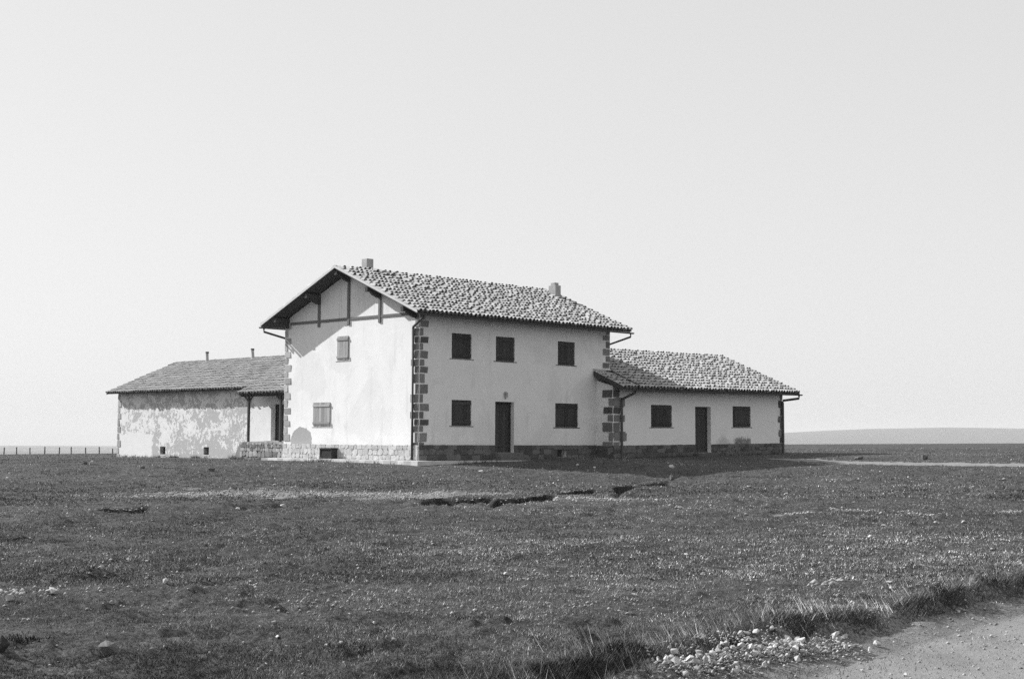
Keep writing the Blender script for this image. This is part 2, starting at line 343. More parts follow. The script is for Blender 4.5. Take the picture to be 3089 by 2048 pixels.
def masks(x, y):
    s, t, r = polar(x, y)
    n = fbm(x * 2.2, y * 2.2, 4, 31); n2 = fbm(x * 0.9, y * 0.9, 3, 77)
    soil = np.zeros_like(x); pale = np.zeros_like(x)
    for pts, dep, hw in PITS[:5]:
        a_ = scarp(x, y, r, pts, n); b_ = scarp(x, y, r + .22, pts, n); c_ = scarp(x, y, r - .55, pts, n)
        soil = np.maximum(soil, np.clip(4 * np.maximum(np.abs(a_ - b_), c_ * (a_ < .05) * .0 + (c_ - a_).clip(0)) - .25 + 1.2 * n, 0, 1))
    for pts, rad, amt in STONY:
        d = dseg(x, y, pts); pale = np.maximum(pale, amt * np.clip(1.25 + 1.4 * n2 - d / rad, 0, 1))
    bd, bw = bank_d(x, y); lush = np.exp(-((bd - .25) / (0.18 + 0.3 * (n2 + 0.1).clip(0))) ** 2) * bw
    e = road_side(x, y) + .22 + 0.55 * n + 0.9 * n2
    return soil, pale, np.clip(lush * (0.75 + 2 * n2), 0, 1), e, n
def road_side(x, y):
    """signed metres, positive on the road"""
    d = dseg(x, y, ROAD_EDGE); best = np.full(np.shape(x), 1e9); sg = np.zeros_like(x)
    for a, b in zip(ROAD_EDGE, ROAD_EDGE[1:]):
        ex, ey = b.x - a.x, b.y - a.y; L2 = ex * ex + ey * ey
        k = np.clip(((x - a.x) * ex + (y - a.y) * ey) / L2, 0, 1); dd = np.hypot(x - a.x - ex * k, y - a.y - ey * k)
        cr = ex * (y - a.y) - ey * (x - a.x); up = dd < best - 1e-9; best = np.where(up, dd, best); sg = np.where(up, -np.sign(cr), sg)
    return sg * d
def H(x, y):
    s, t, r = polar(x, y); z = Hb(x, y); q = np.clip(inhouse(x, y) / 3.0, 0, 1); near = np.clip((75 - r) / 25, 0, 1)
    on_road = np.clip(road_side(x, y) / 0.6 + 0.3, 0, 1)
    z = z + q * near * (0.16 * fbm(x * 0.17, y * 0.17, 3, 5) + (1 - 0.85 * on_road) * (0.085 * fbm(x * 1.4, y * 1.4, 3, 9) + 0.075 * fbm(x * 4.5, y * 4.5, 3, 12) + 0.04 * fbm(x * 10, y * 10, 2, 15) * np.clip((32 - r) / 12, 0, 1) + 0.075 * np.clip(fbm(x * 3.1 + 9, y * 3.1, 3, 63) * 4.5 - .12, 0, 1) * np.clip(.6 + 3 * fbm(x * .35, y * .35, 2, 71), 0, 1)))
    z = z + q * np.clip((r - 50) / 30, 0, 1) * np.clip((200 - r) / 100, 0.3, 1) * 0.10 * fbm(x * 0.06, y * 0.06, 3, 21)
    n = fbm(x * 2.2, y * 2.2, 4, 31)
    for pts, dep, hw in PITS[:6]:
        z = z - dep * scarp(x, y, r, pts, n)
        z = z - 0.03 * on_road
    return z
def hz(x, y): return float(H(np.array([float(x)]), np.array([float(y)]))[0])

def build_ground():
    deg = np.concatenate([np.linspace(-180, -40, 28, endpoint=False), np.linspace(-40, -23, 40, endpoint=False), np.linspace(-23, 23, 600, endpoint=False), np.linspace(23, 40, 40, endpoint=False), np.linspace(40, 180, 29)])
    th = np.radians(deg)
    r = np.concatenate([[0.8, 2, 4], np.geomspace(6, 120, 800), np.geomspace(122, 700, 60)[1:], np.geomspace(760, 7000, 16)])
    TH, RR = np.meshgrid(th, r)
    X = CAM.x + RR * (np.cos(TH) * _fw.x + np.sin(TH) * _rt.x); Y = CAM.y + RR * (np.cos(TH) * _fw.y + np.sin(TH) * _rt.y)
    x, y = X.ravel(), Y.ravel(); z = H(x, y); soil, pale, lush, e, n = masks(x, y)
    nr, na = RR.shape; i = np.arange(nr * na).reshape(nr, na)
    Fq = np.stack([i[:-1, :-1], i[:-1, 1:], i[1:, 1:], i[1:, :-1]], -1).reshape(-1, 4)[:, ::-1]
    dp = dseg(x, y, PATH) + 0.5 * fbm(x * 1.2, y * 1.2, 3, 41)
    cls = np.where(e > 0, 1, np.where((dp < 1.0), 2, 0)); fc = cls[Fq].min(axis=1) * (cls[Fq].min(axis=1) == cls[Fq].max(axis=1))
    V = np.stack([x, y, z], -1)
    for k, nm, mt in ((0, 'ground', M_TURF), (1, 'road', M_ROAD), (2, 'path', M_PATH)):
        F2 = Fq[fc == k]; used = np.unique(F2); rem = np.zeros(len(V), np.int64); rem[used] = np.arange(len(used))
        edge = np.clip(1 - e / 1.2, 0, 1) if k == 1 else np.clip(dp / 1.0, 0, 1)
        me = np_mesh(nm, V[used], rem[F2], mt, smooth=True, masks=dict(soil=soil[used], pale=pale[used], lush=lush[used]) if k == 0 else dict(edge=edge[used]))
        o = bpy.data.objects.new(nm, me); link(o); o['kind'] = 'structure'
        o['label'] = {0: 'rough grazed turf sloping gently up to the farmhouse', 1: 'pale stony dirt road beside the ditch', 2: 'worn pale dirt path leading to the low wing'}[k]
build_ground()
# the far ridge beyond the field
def build_hill():
    xs = np.linspace(-0.9, 1.2, 80); ys = np.linspace(0, 1, 14); V = []
    for yy in ys:
        for th in xs:
            s = 3600 + 1500 * yy; prof = np.interp(th, [-.9, 0.0, .10, .19, .25, .295, .345, .42, .6, 1.2], [-50, -30, 8, 27, 39, 46, 41, 47, 30, -20])
            t = math.tan(th) * s; k = math.sin(math.pi * (.03 + .94 * yy))
            V.append((CAM.x + s * _fw.x + t * _rt.x, CAM.y + s * _fw.y + t * _rt.y, -45 + (prof + 45 + 1.2 * math.sin(th * 60)) * k))
    i = np.arange(len(V)).reshape(len(ys), len(xs))
    Fq = np.stack([i[:-1, :-1], i[:-1, 1:], i[1:, 1:], i[1:, :-1]], -1).reshape(-1, 4)
    o = bpy.data.objects.new('hill', np_mesh('hill', V, Fq, M_FAR, smooth=True)); link(o); o['kind'] = 'structure'; o['label'] = 'long pale hill fading in the distant haze'
build_hill()

# ------------------------------------------------------------------ building helpers
def wall(name, parent, mat, O, a, n, length, z0, z1, holes=(), depth=0.22, gable=None, thick=0.3):
    """wall face from O along a; holes (a0, a1, z0, z1) get jambs of the given depth; n points outwards"""
    O, a, n = Vector(O), Vector(a), Vector(n); up = Vector((0, 0, 1)); m = MB()
    P = lambda q, z, d=0.0: O + a * q + up * z - n * d
    A = sorted({0, length, *[h[0] for h in holes], *[h[1] for h in holes]}); Z = sorted({z0, z1, *[h[2] for h in holes], *[h[3] for h in holes]})
    for p, q in zip(A, A[1:]):
        for s, t in zip(Z, Z[1:]):
            if any(h[0] < (p + q) / 2 < h[1] and h[2] < (s + t) / 2 < h[3] for h in holes): continue
            m.quad(P(p, s), P(q, s), P(q, t), P(p, t))
    for (p, q, s, t, *dd) in holes:
        d = dd[0] if dd else depth
        m.quad(P(p, s), P(p, t), P(p, t, d), P(p, s, d)); m.quad(P(q, s), P(q, s, d), P(q, t, d), P(q, t))
        m.quad(P(p, t), P(q, t), P(q, t, d), P(p, t, d)); m.quad(P(p, s), P(p, s, d), P(q, s, d), P(q, s))
    if gable: m.poly([P(0, z1), P(length, z1), P(length / 2, gable)])
    return m.build(name, mat, parent)
STONES = []
def stone_variants(k=10):
    """irregular flat-faced stone, unit square outline in x, z; face towards -y"""
    for i in range(k):
        n = random.choice((6, 7, 7, 8)); base = []
        for q in range(n):
            an = (q + random.uniform(-.25, .25)) / n * 2 * math.pi; c, s = math.cos(an), math.sin(an); e = 1 / max(abs(c), abs(s)) * random.uniform(.95, 1.06)
            base.append((c * e * .5, s * e * .5))
        m = MB(); b0 = len(m.v); f = random.uniform(.84, .93)
        m.v += [(x, 0.5, z) for x, z in base] + [(x, -.2, z) for x, z in base] + [(x * f + random.uniform(-.04, .04), -.5 + random.uniform(-.15, .1), z * f + random.uniform(-.04, .04)) for x, z in base]
        for q in range(n):
            q2 = (q + 1) % n; m.f.append((q, q2, n + q2, n + q)); m.f.append((n + q, n + q2, 2 * n + q2, 2 * n + q))
        c = len(m.v); m.v.append((0, -.56, 0))
        for q in range(n): m.f.append((2 * n + q, 2 * n + (q + 1) % n, c))
        STONES.append([m.mesh('stone', mt) for mt in (M_STONE, M_STONED, M_STONEM)])
stone_variants()
def rubble(parent, O, a, n, length, z0, z1, darker, wmin=.13, wmax=.38, skip=(), rows=None):
    """rubble stones bedded in a wall face; every stone an object"""
    O, a, n = Vector(O), Vector(a), Vector(n); z = z0
    while z < z1 - 0.05:
        h = min(random.uniform(.14, .25), z1 - z)
        if z1 - z - h < .1: h = z1 - z
        q = random.uniform(-.1, 0)
        while q < length - .06:
            wd = random.uniform(wmin, wmax) * (0.8 if h < .16 else 1); q1 = min(q + wd, length); c = (max(q, 0) + q1) / 2; ww = q1 - max(q, 0)
            hh = h * random.uniform(.88, 1.2)
            if ww > .09 and not any(s0 - .02 < c < s1 + .02 and z + h / 2 < s3 and z + h / 2 > s2 for s0, s1, s2, s3 in skip):
                me = random.choice(STONES)[int(darker)]; p = O + a * c + Vector((0, 0, min(z + h / 2 + random.uniform(-.02, .02), z1 - hh * .46)))
                xa = a * (1 if random.random() < .5 else -1); ya = -n; za = Vector((0, 0, 1)) if xa.cross(ya).z > 0 else Vector((0, 0, -1))
                d = random.uniform(.022, .04); ry = random.uniform(-.12, .12)
                Mx = Matrix(((xa.x * ww, ya.x * d, za.x * hh, p.x + n.x * d * .25), (xa.y * ww, ya.y * d, za.y * hh, p.y + n.y * d * .25), (xa.z * ww, ya.z * d, za.z * hh, p.z), (0, 0, 0, 1)))
                inst('stone', me, parent, M=Mx)
            q += wd
        z += h
def rbox_variants(k, mat):
    out = []
    for i in range(k):
        import bmesh
        b = bmesh.new(); bmesh.ops.create_cube(b, size=1.0); bmesh.ops.bevel(b, geom=b.edges[:], offset=.11, segments=2, affect='EDGES')
        k_ = [random.uniform(-.05, .05) for _ in range(6)]
        for v in b.verts: v.co += Vector((random.uniform(-.015, .015) + k_[0] * v.co.z, random.uniform(-.015, .015) + k_[1] * v.co.z, random.uniform(-.02, .02) + k_[2] * v.co.x + k_[3] * v.co.y))
        me = bpy.data.meshes.new('quoin_stone'); b.to_mesh(me); b.free(); me.materials.append(mat); out.append(me)
    return out
M_QUOINM = simple('quoin_stone_mid', 0.17, 0.3, 6, bscale=22, bstr=0.6, bdist=0.02, objrand=0.25)
QV, QVL, QVM = rbox_variants(6, M_QUOIN), rbox_variants(6, M_QUOINL), rbox_variants(6, M_QUOINM)
def quoin(parent, x0, x1, y0, y1, z0, z1, pale=False):
    g = .008
    return inst('quoin_stone', random.choice(QVM if pale == 2 else QVL if pale else QV), parent, ((x0 + x1) / 2, (y0 + y1) / 2, (z0 + z1) / 2), scale=((x1 - x0) * 1.03, (y1 - y0) * 1.03, (z1 - z0) * 1.10))
def boards(parent, name, mat, O, a, n, width, z0, z1, k, thick=.035, battens=True):
    """vertical boards side by side, each an object, with two cross battens"""
    O, a, n = Vector(O), Vector(a), Vector(n); wq = width / k
    for i in range(k):
        j = random.uniform(0, .006); m = MB(); p0, p1 = O + a * (i * wq + .005), O + a * ((i + 1) * wq - .005)
        zz0, zz1 = z0 + random.uniform(0, .012), z1 - random.uniform(0, .012)
        f0, f1 = p0 + n * j, p1 + n * j
        m.prism([(f0.x, f0.y, zz0), (f1.x, f1.y, zz0), (f1.x, f1.y, zz1), (f0.x, f0.y, zz1)], n * thick).build(name, mat, parent)
    if battens:
        for zc in (z0 + .13 * (z1 - z0), z1 - .13 * (z1 - z0)):
            p0, p1 = O + n * (thick + .008), O + a * width + n * (thick + .008)
            MB().prism([(p0.x, p0.y, zc - .045), (p1.x, p1.y, zc - .045), (p1.x, p1.y, zc + .045), (p0.x, p0.y, zc + .045)], n * .022).build('batten', mat, parent)
def window(parent, O, a, n, q0, q1, z0, z1, mat, k, proud=-.05, sill=True, sillmat=None, label=None):
    """shuttered window: frame in the opening, boards of the closed shutter, sill"""
    O, a, n = Vector(O), Vector(a), Vector(n); A = O + a * q0; B = O + a * q1; m = MB(); dz = proud - .03
    for (p, q, s, t) in ((q0, q0 + .05, z0, z1), (q1 - .05, q1, z0, z1), (q0 + .05, q1 - .05, z1 - .05, z1), (q0 + .05, q1 - .05, z0, z0 + .05)):
        P0, P1 = O + a * p + n * (dz - .06), O + a * q + n * (dz - .06)
        m.prism([(P0.x, P0.y, s), (P1.x, P1.y, s), (P1.x, P1.y, t), (P0.x, P0.y, t)], n * .06)
    o = m.build('window', mat, parent)
    if label: o['label'] = label
    st = O + a * (q0 + .012) + n * (dz + .002)
    boards(o, 'shutter_board', mat, st, a, n, q1 - q0 - .024, z0 + .012, z1 - .012, k)
    P0, P1 = O + a * (q0 + .02) + n * (dz - .09), O + a * (q1 - .02) + n * (dz - .09)
    MB().quad((P0.x, P0.y, z0), (P1.x, P1.y, z0), (P1.x, P1.y, z1), (P0.x, P0.y, z1)).build('pane', M_BLACK, o)
    if sill:
        P0, P1 = O + a * (q0 - .12) - n * .1, O + a * (q1 + .12) - n * .1
        MB().prism([(P0.x, P0.y, z0 - .035), (P1.x, P1.y, z0 - .035), (P1.x, P1.y, z0 - .004), (P0.x, P0.y, z0 - .004)], n * .122).build('sill', sillmat or M_QUOIN, o, bevel=.006)
    return o
def door(parent, O, a, n, q0, q1, z0, z1, back, k=4):
    O, a, n = Vector(O), Vector(a), Vector(n); m = MB()
    for (p, q, s, t) in ((q0, q0 + .07, z0, z1), (q1 - .07, q1, z0, z1), (q0 + .07, q1 - .07, z1 - .07, z1)):
        P0, P1 = O + a * p - n * back, O + a * q - n * back
        m.prism([(P0.x, P0.y, s), (P1.x, P1.y, s), (P1.x, P1.y, t), (P0.x, P0.y, t)], n * .09)
    o = m.build('door', M_DARKW, parent); st = O + a * (q0 + .07) - n * back
    boards(o, 'door_board', M_DARKW, st, a, n, q1 - q0 - .14, z0 + .01, z1 - .07, k, .04)
    P0, P1 = O + a * q0 - n * (back + .02), O + a * q1 - n * (back + .02)
    MB().quad((P0.x, P0.y, z0), (P1.x, P1.y, z0), (P1.x, P1.y, z1), (P0.x, P0.y, z1)).build('door_back', M_BLACK, o)
    h = O + a * (q0 + .16) - n * (back - .055)
    MB().tube([(h.x, h.y, z0 + 1.0), (h.x + n.x * .05, h.y + n.y * .05, z0 + 1.0), (h.x + n.x * .05 + a.x * .1, h.y + n.y * .05 + a.y * .1, z0 + 1.0)], .011, 6).build('handle', M_METAL, o)
    return o
# ---- roof tiles
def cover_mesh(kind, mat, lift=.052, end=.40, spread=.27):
    """barrel tile lying along +y (up the slope), lower end at y=0; bleached back, shade painted into its end"""
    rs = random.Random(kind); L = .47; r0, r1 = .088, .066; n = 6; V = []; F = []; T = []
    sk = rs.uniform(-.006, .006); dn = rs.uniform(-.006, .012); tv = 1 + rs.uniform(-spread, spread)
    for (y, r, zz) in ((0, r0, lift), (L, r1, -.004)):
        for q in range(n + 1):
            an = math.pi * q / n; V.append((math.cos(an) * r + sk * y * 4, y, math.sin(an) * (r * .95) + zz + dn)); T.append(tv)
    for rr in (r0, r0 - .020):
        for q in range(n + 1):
            an = math.pi * q / n; V.append((math.cos(an) * rr, .001, math.sin(an) * (rr * .95) + lift + dn)); T.append(end)  # rim tint stands in for the shade at the tile's lower end
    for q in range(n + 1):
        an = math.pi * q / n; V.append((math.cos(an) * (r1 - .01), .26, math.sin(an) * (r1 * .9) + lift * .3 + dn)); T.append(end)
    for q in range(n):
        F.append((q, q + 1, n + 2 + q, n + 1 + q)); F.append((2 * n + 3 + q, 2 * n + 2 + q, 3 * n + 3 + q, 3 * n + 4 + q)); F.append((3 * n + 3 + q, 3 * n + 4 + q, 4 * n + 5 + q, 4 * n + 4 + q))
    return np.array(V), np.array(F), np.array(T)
def chan_mesh():
    V = []; F = []; n = 4
    for (y, r, zz) in ((0, .075, .05), (.47, .088, .022)):
        for q in range(n + 1):
            an = math.pi * q / n; V.append((math.cos(an) * r * 1.15, y, -math.sin(an) * .055 + .055 + zz - .045))
    for q in range(n): F.append((q, n + 1 + q, n + 2 + q, q + 1))
    return np.array(V), np.array(F)
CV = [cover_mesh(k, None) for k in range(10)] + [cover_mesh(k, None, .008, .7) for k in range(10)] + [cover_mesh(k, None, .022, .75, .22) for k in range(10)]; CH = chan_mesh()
TILE_ME = {}
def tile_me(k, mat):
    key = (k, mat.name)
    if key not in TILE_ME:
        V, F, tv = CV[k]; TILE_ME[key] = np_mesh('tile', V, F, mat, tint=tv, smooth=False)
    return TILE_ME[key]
def tiles(roof, O, ax, ay, az, width, height, mat, cmat, single=None, pitch=.222, expo=.36, seed=1, jit=1.0, kset=0, bump_line=None, skip=None):
    """cover and channel tiles over a slope; the `single` tiles nearest the camera are objects, the rest one part"""
    rs = random.Random(seed); O, ax, ay, az = Vector(O), Vector(ax), Vector(ay), Vector(az); n = int(width / pitch); pt = width / n; rows = int(height / expo) + 1
    items = []; VV, FF, TT = [], [], []; cV, cF, cT = [], [], []; nv = cv = 0
    W = Matrix((ax, ay, az)).transposed()
    for i in range(n):
        wob = rs.uniform(-.05, .05) * jit
        for j in range(rows):
            y = j * expo - .02 + (rs.gauss(0, .035) + wob if j else rs.uniform(-.03, .025)) * jit
            x = (i + .5) * pt + rs.gauss(0, .008) * jit
            if skip and skip(x, y): continue
            lift = rs.uniform(0, .012) + (bump_line(x, y) if bump_line else 0)
            rz = rs.gauss(0, .035) * jit; k = kset + rs.randrange(10)
            loc = O + ax * x + ay * y + az * lift
            sy = min(1.0, (height + .01 - y) / .47)
            if sy < .22 or (j == 0 and False): continue
            items.append((loc, rz, k, sy))
        for j in range(rows):
            y = j * expo - .05 + rs.gauss(0, .02)
            if y > height - .49: continue
            x = i * pt + rs.gauss(0, .006)
            if x < .02: continue
            A = np.array(W)[:, :3]; V = (CH[0] + np.array([x, y, rs.uniform(0, .006)])) @ A.T + np.array(O)
            cV.append(V); cF.append(CH[1] + cv); cv += len(V); cT.append(np.full(len(V), rs.uniform(.6, 1.3)))
    order = sorted(range(len(items)), key=lambda q: (items[q][0] - CAM).length) if single else []
    chosen = set(order[:single]) if single else set()
    roof_inv = roof.matrix_world.inverted() if False else Matrix.Identity(4)
    for q, (loc, rz, k, sy) in enumerate(items):
        Rm = W @ Matrix.Rotation(rz, 3, 'Z') @ Matrix.Diagonal((1, sy, 1))
        if q in chosen:
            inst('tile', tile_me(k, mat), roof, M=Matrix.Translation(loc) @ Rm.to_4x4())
        else:
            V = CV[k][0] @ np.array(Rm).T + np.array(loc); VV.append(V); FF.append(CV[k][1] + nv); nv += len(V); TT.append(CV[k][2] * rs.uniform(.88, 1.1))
    if VV:
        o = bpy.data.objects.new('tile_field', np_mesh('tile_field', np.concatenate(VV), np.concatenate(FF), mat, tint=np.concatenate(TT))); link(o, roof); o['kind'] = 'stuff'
    o = bpy.data.objects.new('channel_tile_field', np_mesh('channel_tile_field', np.concatenate(cV), np.concatenate(cF), cmat, tint=np.concatenate(cT))); link(o, roof); o['kind'] = 'stuff'
def ridge_tiles(roof, A, B, mat, seed=3, sag=0.0):
    rs = random.Random(seed); A, B = Vector(A), Vector(B); L = (B - A).length; n = int(L / .36); d = (B - A).normalized(); side = d.cross(Vector((0, 0, 1)))
    for i in range(n):
        k = 10 + rs.randrange(10); f = (i + .5) / n; p = A + d * (i * L / n) + Vector((0, 0, -sag * math.sin(math.pi * f) + rs.uniform(-.008, .012)))
        Rm = Matrix((side, d, Vector((0, 0, 1)))).transposed() @ Matrix.Rotation(rs.gauss(0, .03), 3, 'Z') @ Matrix.Diagonal((1.35, 1.0, .95))
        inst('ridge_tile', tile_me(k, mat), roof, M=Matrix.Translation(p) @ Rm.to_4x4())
def gutter(roof, A, B, r=.065, out=None):
    A, B = Vector(A), Vector(B); d = (B - A).normalized(); sd = d.cross(Vector((0, 0, 1))); m = MB(); n = 6; pr = []
    for q in range(n + 1):
        an = math.pi + math.pi * q / n; pr.append(sd * (math.cos(an) * r) + Vector((0, 0, math.sin(an) * r)))
    pr += [p * .86 + Vector((0, 0, .001)) for p in pr[::-1]]
    m.prism([A + p for p in pr], B - A); return m.build('gutter', M_METAL, roof)
SL = .418; CS = math.cos(math.atan(SL)); SN = math.sin(math.atan(SL))

# ------------------------------------------------------------------ the two-storey farmhouse
WG, LM = 8.73, 11.32
house = tag(empty('farmhouse', (LM / 2, WG / 2, 0)), 'two-storey whitewashed farmhouse with stone quoins, timbered gable and tiled saddle roof', 'house')
HOFF = Matrix.Translation((-LM / 2, -WG / 2, 0))
class Root:                                                # children are built in world coordinates, then shifted under the empty
    pass
def adopt(root):
    for o in [c for c in col.objects if c.parent == root]: o.matrix_local = root.matrix_world.inverted() @ o.matrix_local if False else o.matrix_local
house.location = (0, 0, 0)
UW = [(1.70, 2.79), (4.17, 5.27), (7.91, 8.99)]; GW = [(1.72, 2.81), (7.76, 9.21)]
holes = [(a, b, 4.04, 5.045) for a, b in UW] + [(a, b, 1.365, 2.39) for a, b in GW] + [(4.155, 5.255, .30, 2.375, .30), (7.87, 8.46, .10, .455, .3)]
wall('wall', house, M_PL, (0, 0, 0), (1, 0, 0), (0, -1, 0), LM, -.5, 5.87, holes)
wall('wall', house, M_PL, (0, WG, 0), (0, -1, 0), (-1, 0, 0), WG, -.5, 5.87, [(WG - 5.11, WG - 4.36, 4.04, 5.045), (WG - 6.655, WG - 5.51, 1.33, 2.335)], .2, gable=7.69)
wall('wall', house, M_PL, (LM, 0, 0), (0, 1, 0), (1, 0, 0), WG, -.5, 5.87, gable=7.69)
wall('wall', house, M_PL, (LM, WG, 0), (-1, 0, 0), (0, 1, 0), LM, -.5, 5.87)
for i, (a, b) in enumerate(UW): window(house, (0, 0, 0), (1, 0, 0), (0, -1, 0), a, b, 4.04, 5.045, M_DARKW, (5, 5, 5)[i])
for i, (a, b) in enumerate(GW): window(house, (0, 0, 0), (1, 0, 0), (0, -1, 0), a, b, 1.365, 2.39, M_DARKW, (5, 7)[i])
window(house, (0, 0, 0), (0, 1, 0), (-1, 0, 0), 4.36, 5.11, 4.04, 5.045, M_GREYW, 4, proud=.03, sillmat=M_CONC, label='weathered grey board shutter in the gable')
window(house, (0, 0, 0), (0, 1, 0), (-1, 0, 0), 5.51, 6.655, 1.33, 2.335, M_GREYW, 6, proud=.03, sillmat=M_CONC, label='weathered grey double shutter low in the gable')
door(house, (0, 0, 0), (1, 0, 0), (0, -1, 0), 4.155, 5.255, .30, 2.375, .28, 5)
for (q0, q1, d, z) in ((4.0, 5.45, .34, .29), (3.85, 5.6, .66, .14)):
    MB().box(q0, -d, -.3, q1, .02 if d < .5 else -.342, z).build('door_step', M_STONED, house, bevel=.015)
m = MB()                                                   # little lantern above the door
m.box(4.66, -.10, 2.56, 4.78, -.02, 2.72); m.prism([(4.63, -.13, 2.725), (4.81, -.13, 2.725), (4.72, -.06, 2.80)], (0, .12, 0)); m.box(4.70, -.045, 2.50, 4.74, .01, 2.56)
m.build('door_lamp', M_BRICK, house)
o = MB().quad((7.87, .29, .1), (8.46, .29, .1), (8.46, .29, .455), (7.87, .29, .455)).build('cellar_vent', M_BLACK, house)
for q in range(4): MB().tube([(7.99 + q * .117, .05, .09), (7.99 + q * .117, .05, .46)], .009, 6).build('bar', M_METAL, o)
# plinths of rubble stone
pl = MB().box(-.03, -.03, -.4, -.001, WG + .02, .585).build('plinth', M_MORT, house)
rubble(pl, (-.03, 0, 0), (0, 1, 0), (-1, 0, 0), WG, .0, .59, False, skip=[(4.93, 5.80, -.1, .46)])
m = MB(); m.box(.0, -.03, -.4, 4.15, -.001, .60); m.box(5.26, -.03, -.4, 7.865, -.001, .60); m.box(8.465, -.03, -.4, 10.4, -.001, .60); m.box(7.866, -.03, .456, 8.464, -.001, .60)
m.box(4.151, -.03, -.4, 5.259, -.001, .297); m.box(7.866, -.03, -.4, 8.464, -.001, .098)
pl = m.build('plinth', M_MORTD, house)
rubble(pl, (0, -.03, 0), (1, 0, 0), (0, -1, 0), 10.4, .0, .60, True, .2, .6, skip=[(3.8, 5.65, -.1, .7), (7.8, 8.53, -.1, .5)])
# low dark hatch over the cellar opening in the gable plinth
h = MB().box(-.36, 4.965, -.2, -.04, 5.01, .40).box(-.36, 5.70, -.2, -.04, 5.745, .40).hexa([(-.38, 4.95, .40), (-.04, 4.95, .41), (-.04, 5.76, .41), (-.38, 5.76, .40), (-.38, 4.95, .435), (-.04, 4.95, .45), (-.04, 5.76, .45), (-.38, 5.76, .435)]).build('cellar_hatch', M_DARKW, house)
MB().box(-.33, 5.012, -.1, -.30, 5.698, .398).build('hatch_panel', M_BLACK, h)
# quoins at the near corner: long on one face where short on the other
YS = [185, 255, 335, 400, 465, 545, 610, 677, 770, 865, 950, 1025, 1095, 1155, 1215, 1310]
ZS = [(489 - y / 3.015) / 78.2 for y in YS]; ZS = [5.83] + ZS + [.60]
for i, (zt, zb) in enumerate(zip(ZS, ZS[1:])):
    lng = i % 2 == 1; e = .014
    quoin(house, -e, (.50 if lng else .24) + random.uniform(-.07, .07), -e, (.27 if lng else .50) + random.uniform(-.07, .07), zb, zt, 0 if lng else 2)
z = 5.8; i = 0
while z > .75:                                             # far end of the gable
    hh = random.uniform(.24, .36); lng = i % 2 == 0; quoin(house, -.014, .4, WG - ((.47 if lng else .24) + random.uniform(-.03, .04)), WG + .014, max(z - hh, .6), z, True); z -= hh; i += 1
z = 5.8; i = 0
while z > 3.75:                                            # corner above the low wing
    hh = random.uniform(.26, .36); lng = i % 2 == 1; quoin(house, LM - ((.52 if lng else .27) + random.uniform(-.03, .05)), LM + .014, -.014, .3, z - hh, z); z -= hh; i += 1
# timber frame on the gable
for vc, zt, zb in ((6.35, 6.86, 5.50), (4.385, 7.52, 5.48), (2.405, 6.84, 5.47)):
    MB().box(-.055, vc - .075, zb, .02, vc + .075, zt).build('gable_post', M_BEAM, house, bevel=.012)
MB().box(-.042, .52, 5.675, .02, 8.32, 5.79).build('gable_beam', M_BEAM, house, bevel=.01)
# roof
OG, OE, ZR = .80, .73, 7.94; VR = WG / 2; EAVE = ZR - SL * (VR + OE)
def slab_z(v, off): return ZR - SL * abs(v - VR) - off / CS
m = MB(); U0, U1 = -OG + .02, LM + .60
for s in (-1, 1):
    v1 = VR + s * (VR + OE - .04); a, b = slab_z(v1, .105), slab_z(v1, .19); c, d = slab_z(VR, .105), slab_z(VR, .19)
    m.prism([(U0, VR, c), (U0, v1, a), (U0, v1, b), (U0, VR, d)], (U1 - U0, 0, 0))
roof = m.build('roof', M_SOFFIT, house)
def dent(x, y):                                            # a crooked course running down from the ridge near the gable
    return .05 if abs(x - (2.0 + (5.0 - y) * .75)) < .14 and y > 2.6 else 0.0
tiles(roof, (U0 - .01, -OE - .02, slab_z(-OE - .02, .10)), (1, 0, 0), (0, CS, SN), (0, -SN, CS), U1 - U0 + .02, (VR + OE) / CS, M_TILE, M_CHAN, 300, seed=11, bump_line=dent)
tiles(roof, (U1 + .01, WG + OE + .02, slab_z(-OE - .02, .10)), (-1, 0, 0), (0, -CS, SN), (0, SN, CS), U1 - U0 + .02, (VR + OE) / CS, M_TILE, M_CHAN, None, seed=12)
ridge_tiles(roof, (U0 - .02, VR, ZR - .13), (U1 + .03, VR, ZR - .13), M_TILE, 5, sag=.05)
for s in (-1, 1):
    v1 = VR + s * (VR + OE); pts = [(-OG - .012, VR, slab_z(VR, .055)), (-OG - .012, v1, slab_z(v1, .055)), (-OG - .012, v1, slab_z(v1, .15)), (-OG - .012, VR, slab_z(VR, .15))]
    MB().prism(pts, (.03, 0, 0)).build('verge_board', M_VERGE, roof)
    pts = [(LM + .605, *p[1:]) for p in pts]; MB().prism(pts, (.03, 0, 0)).build('verge_board', M_VERGE, roof)
for vc in (8.50, 6.35, 4.385, 2.405, .23):                 # purlin ends carried out under the overhang, each on a cut corbel
    zt = slab_z(vc + (.09 if vc > VR else -.09), .192) if abs(vc - VR) > .3 else slab_z(VR + .12, .192)
    p = MB().box(-.74, vc - .085, zt - .20, .03, vc + .085, zt).build('purlin', M_SOFFIT, roof, bevel=.01)
    MB().prism([(.03, vc - .075, zt - .21), (-.52, vc - .075, zt - .21), (-.42, vc - .075, zt - .30), (-.16, vc - .075, zt - .40), (.03, vc - .075, zt - .42)], (0, .15, 0)).build('corbel', M_SOFFIT, p)
GZ = slab_z(-OE, .19) + .02
gutter(roof, (-OG + .05, -OE - .075, GZ), (U1 + .06, -OE - .075, GZ - .03)); gutter(roof, (-OG + .02, WG + OE + .075, GZ), (LM, WG + OE + .075, GZ))
def dpipe(parent, pts, r=.045):
    o = MB().tube(pts, r, 8).build('downpipe', M_METAL, parent, smooth=True); return o
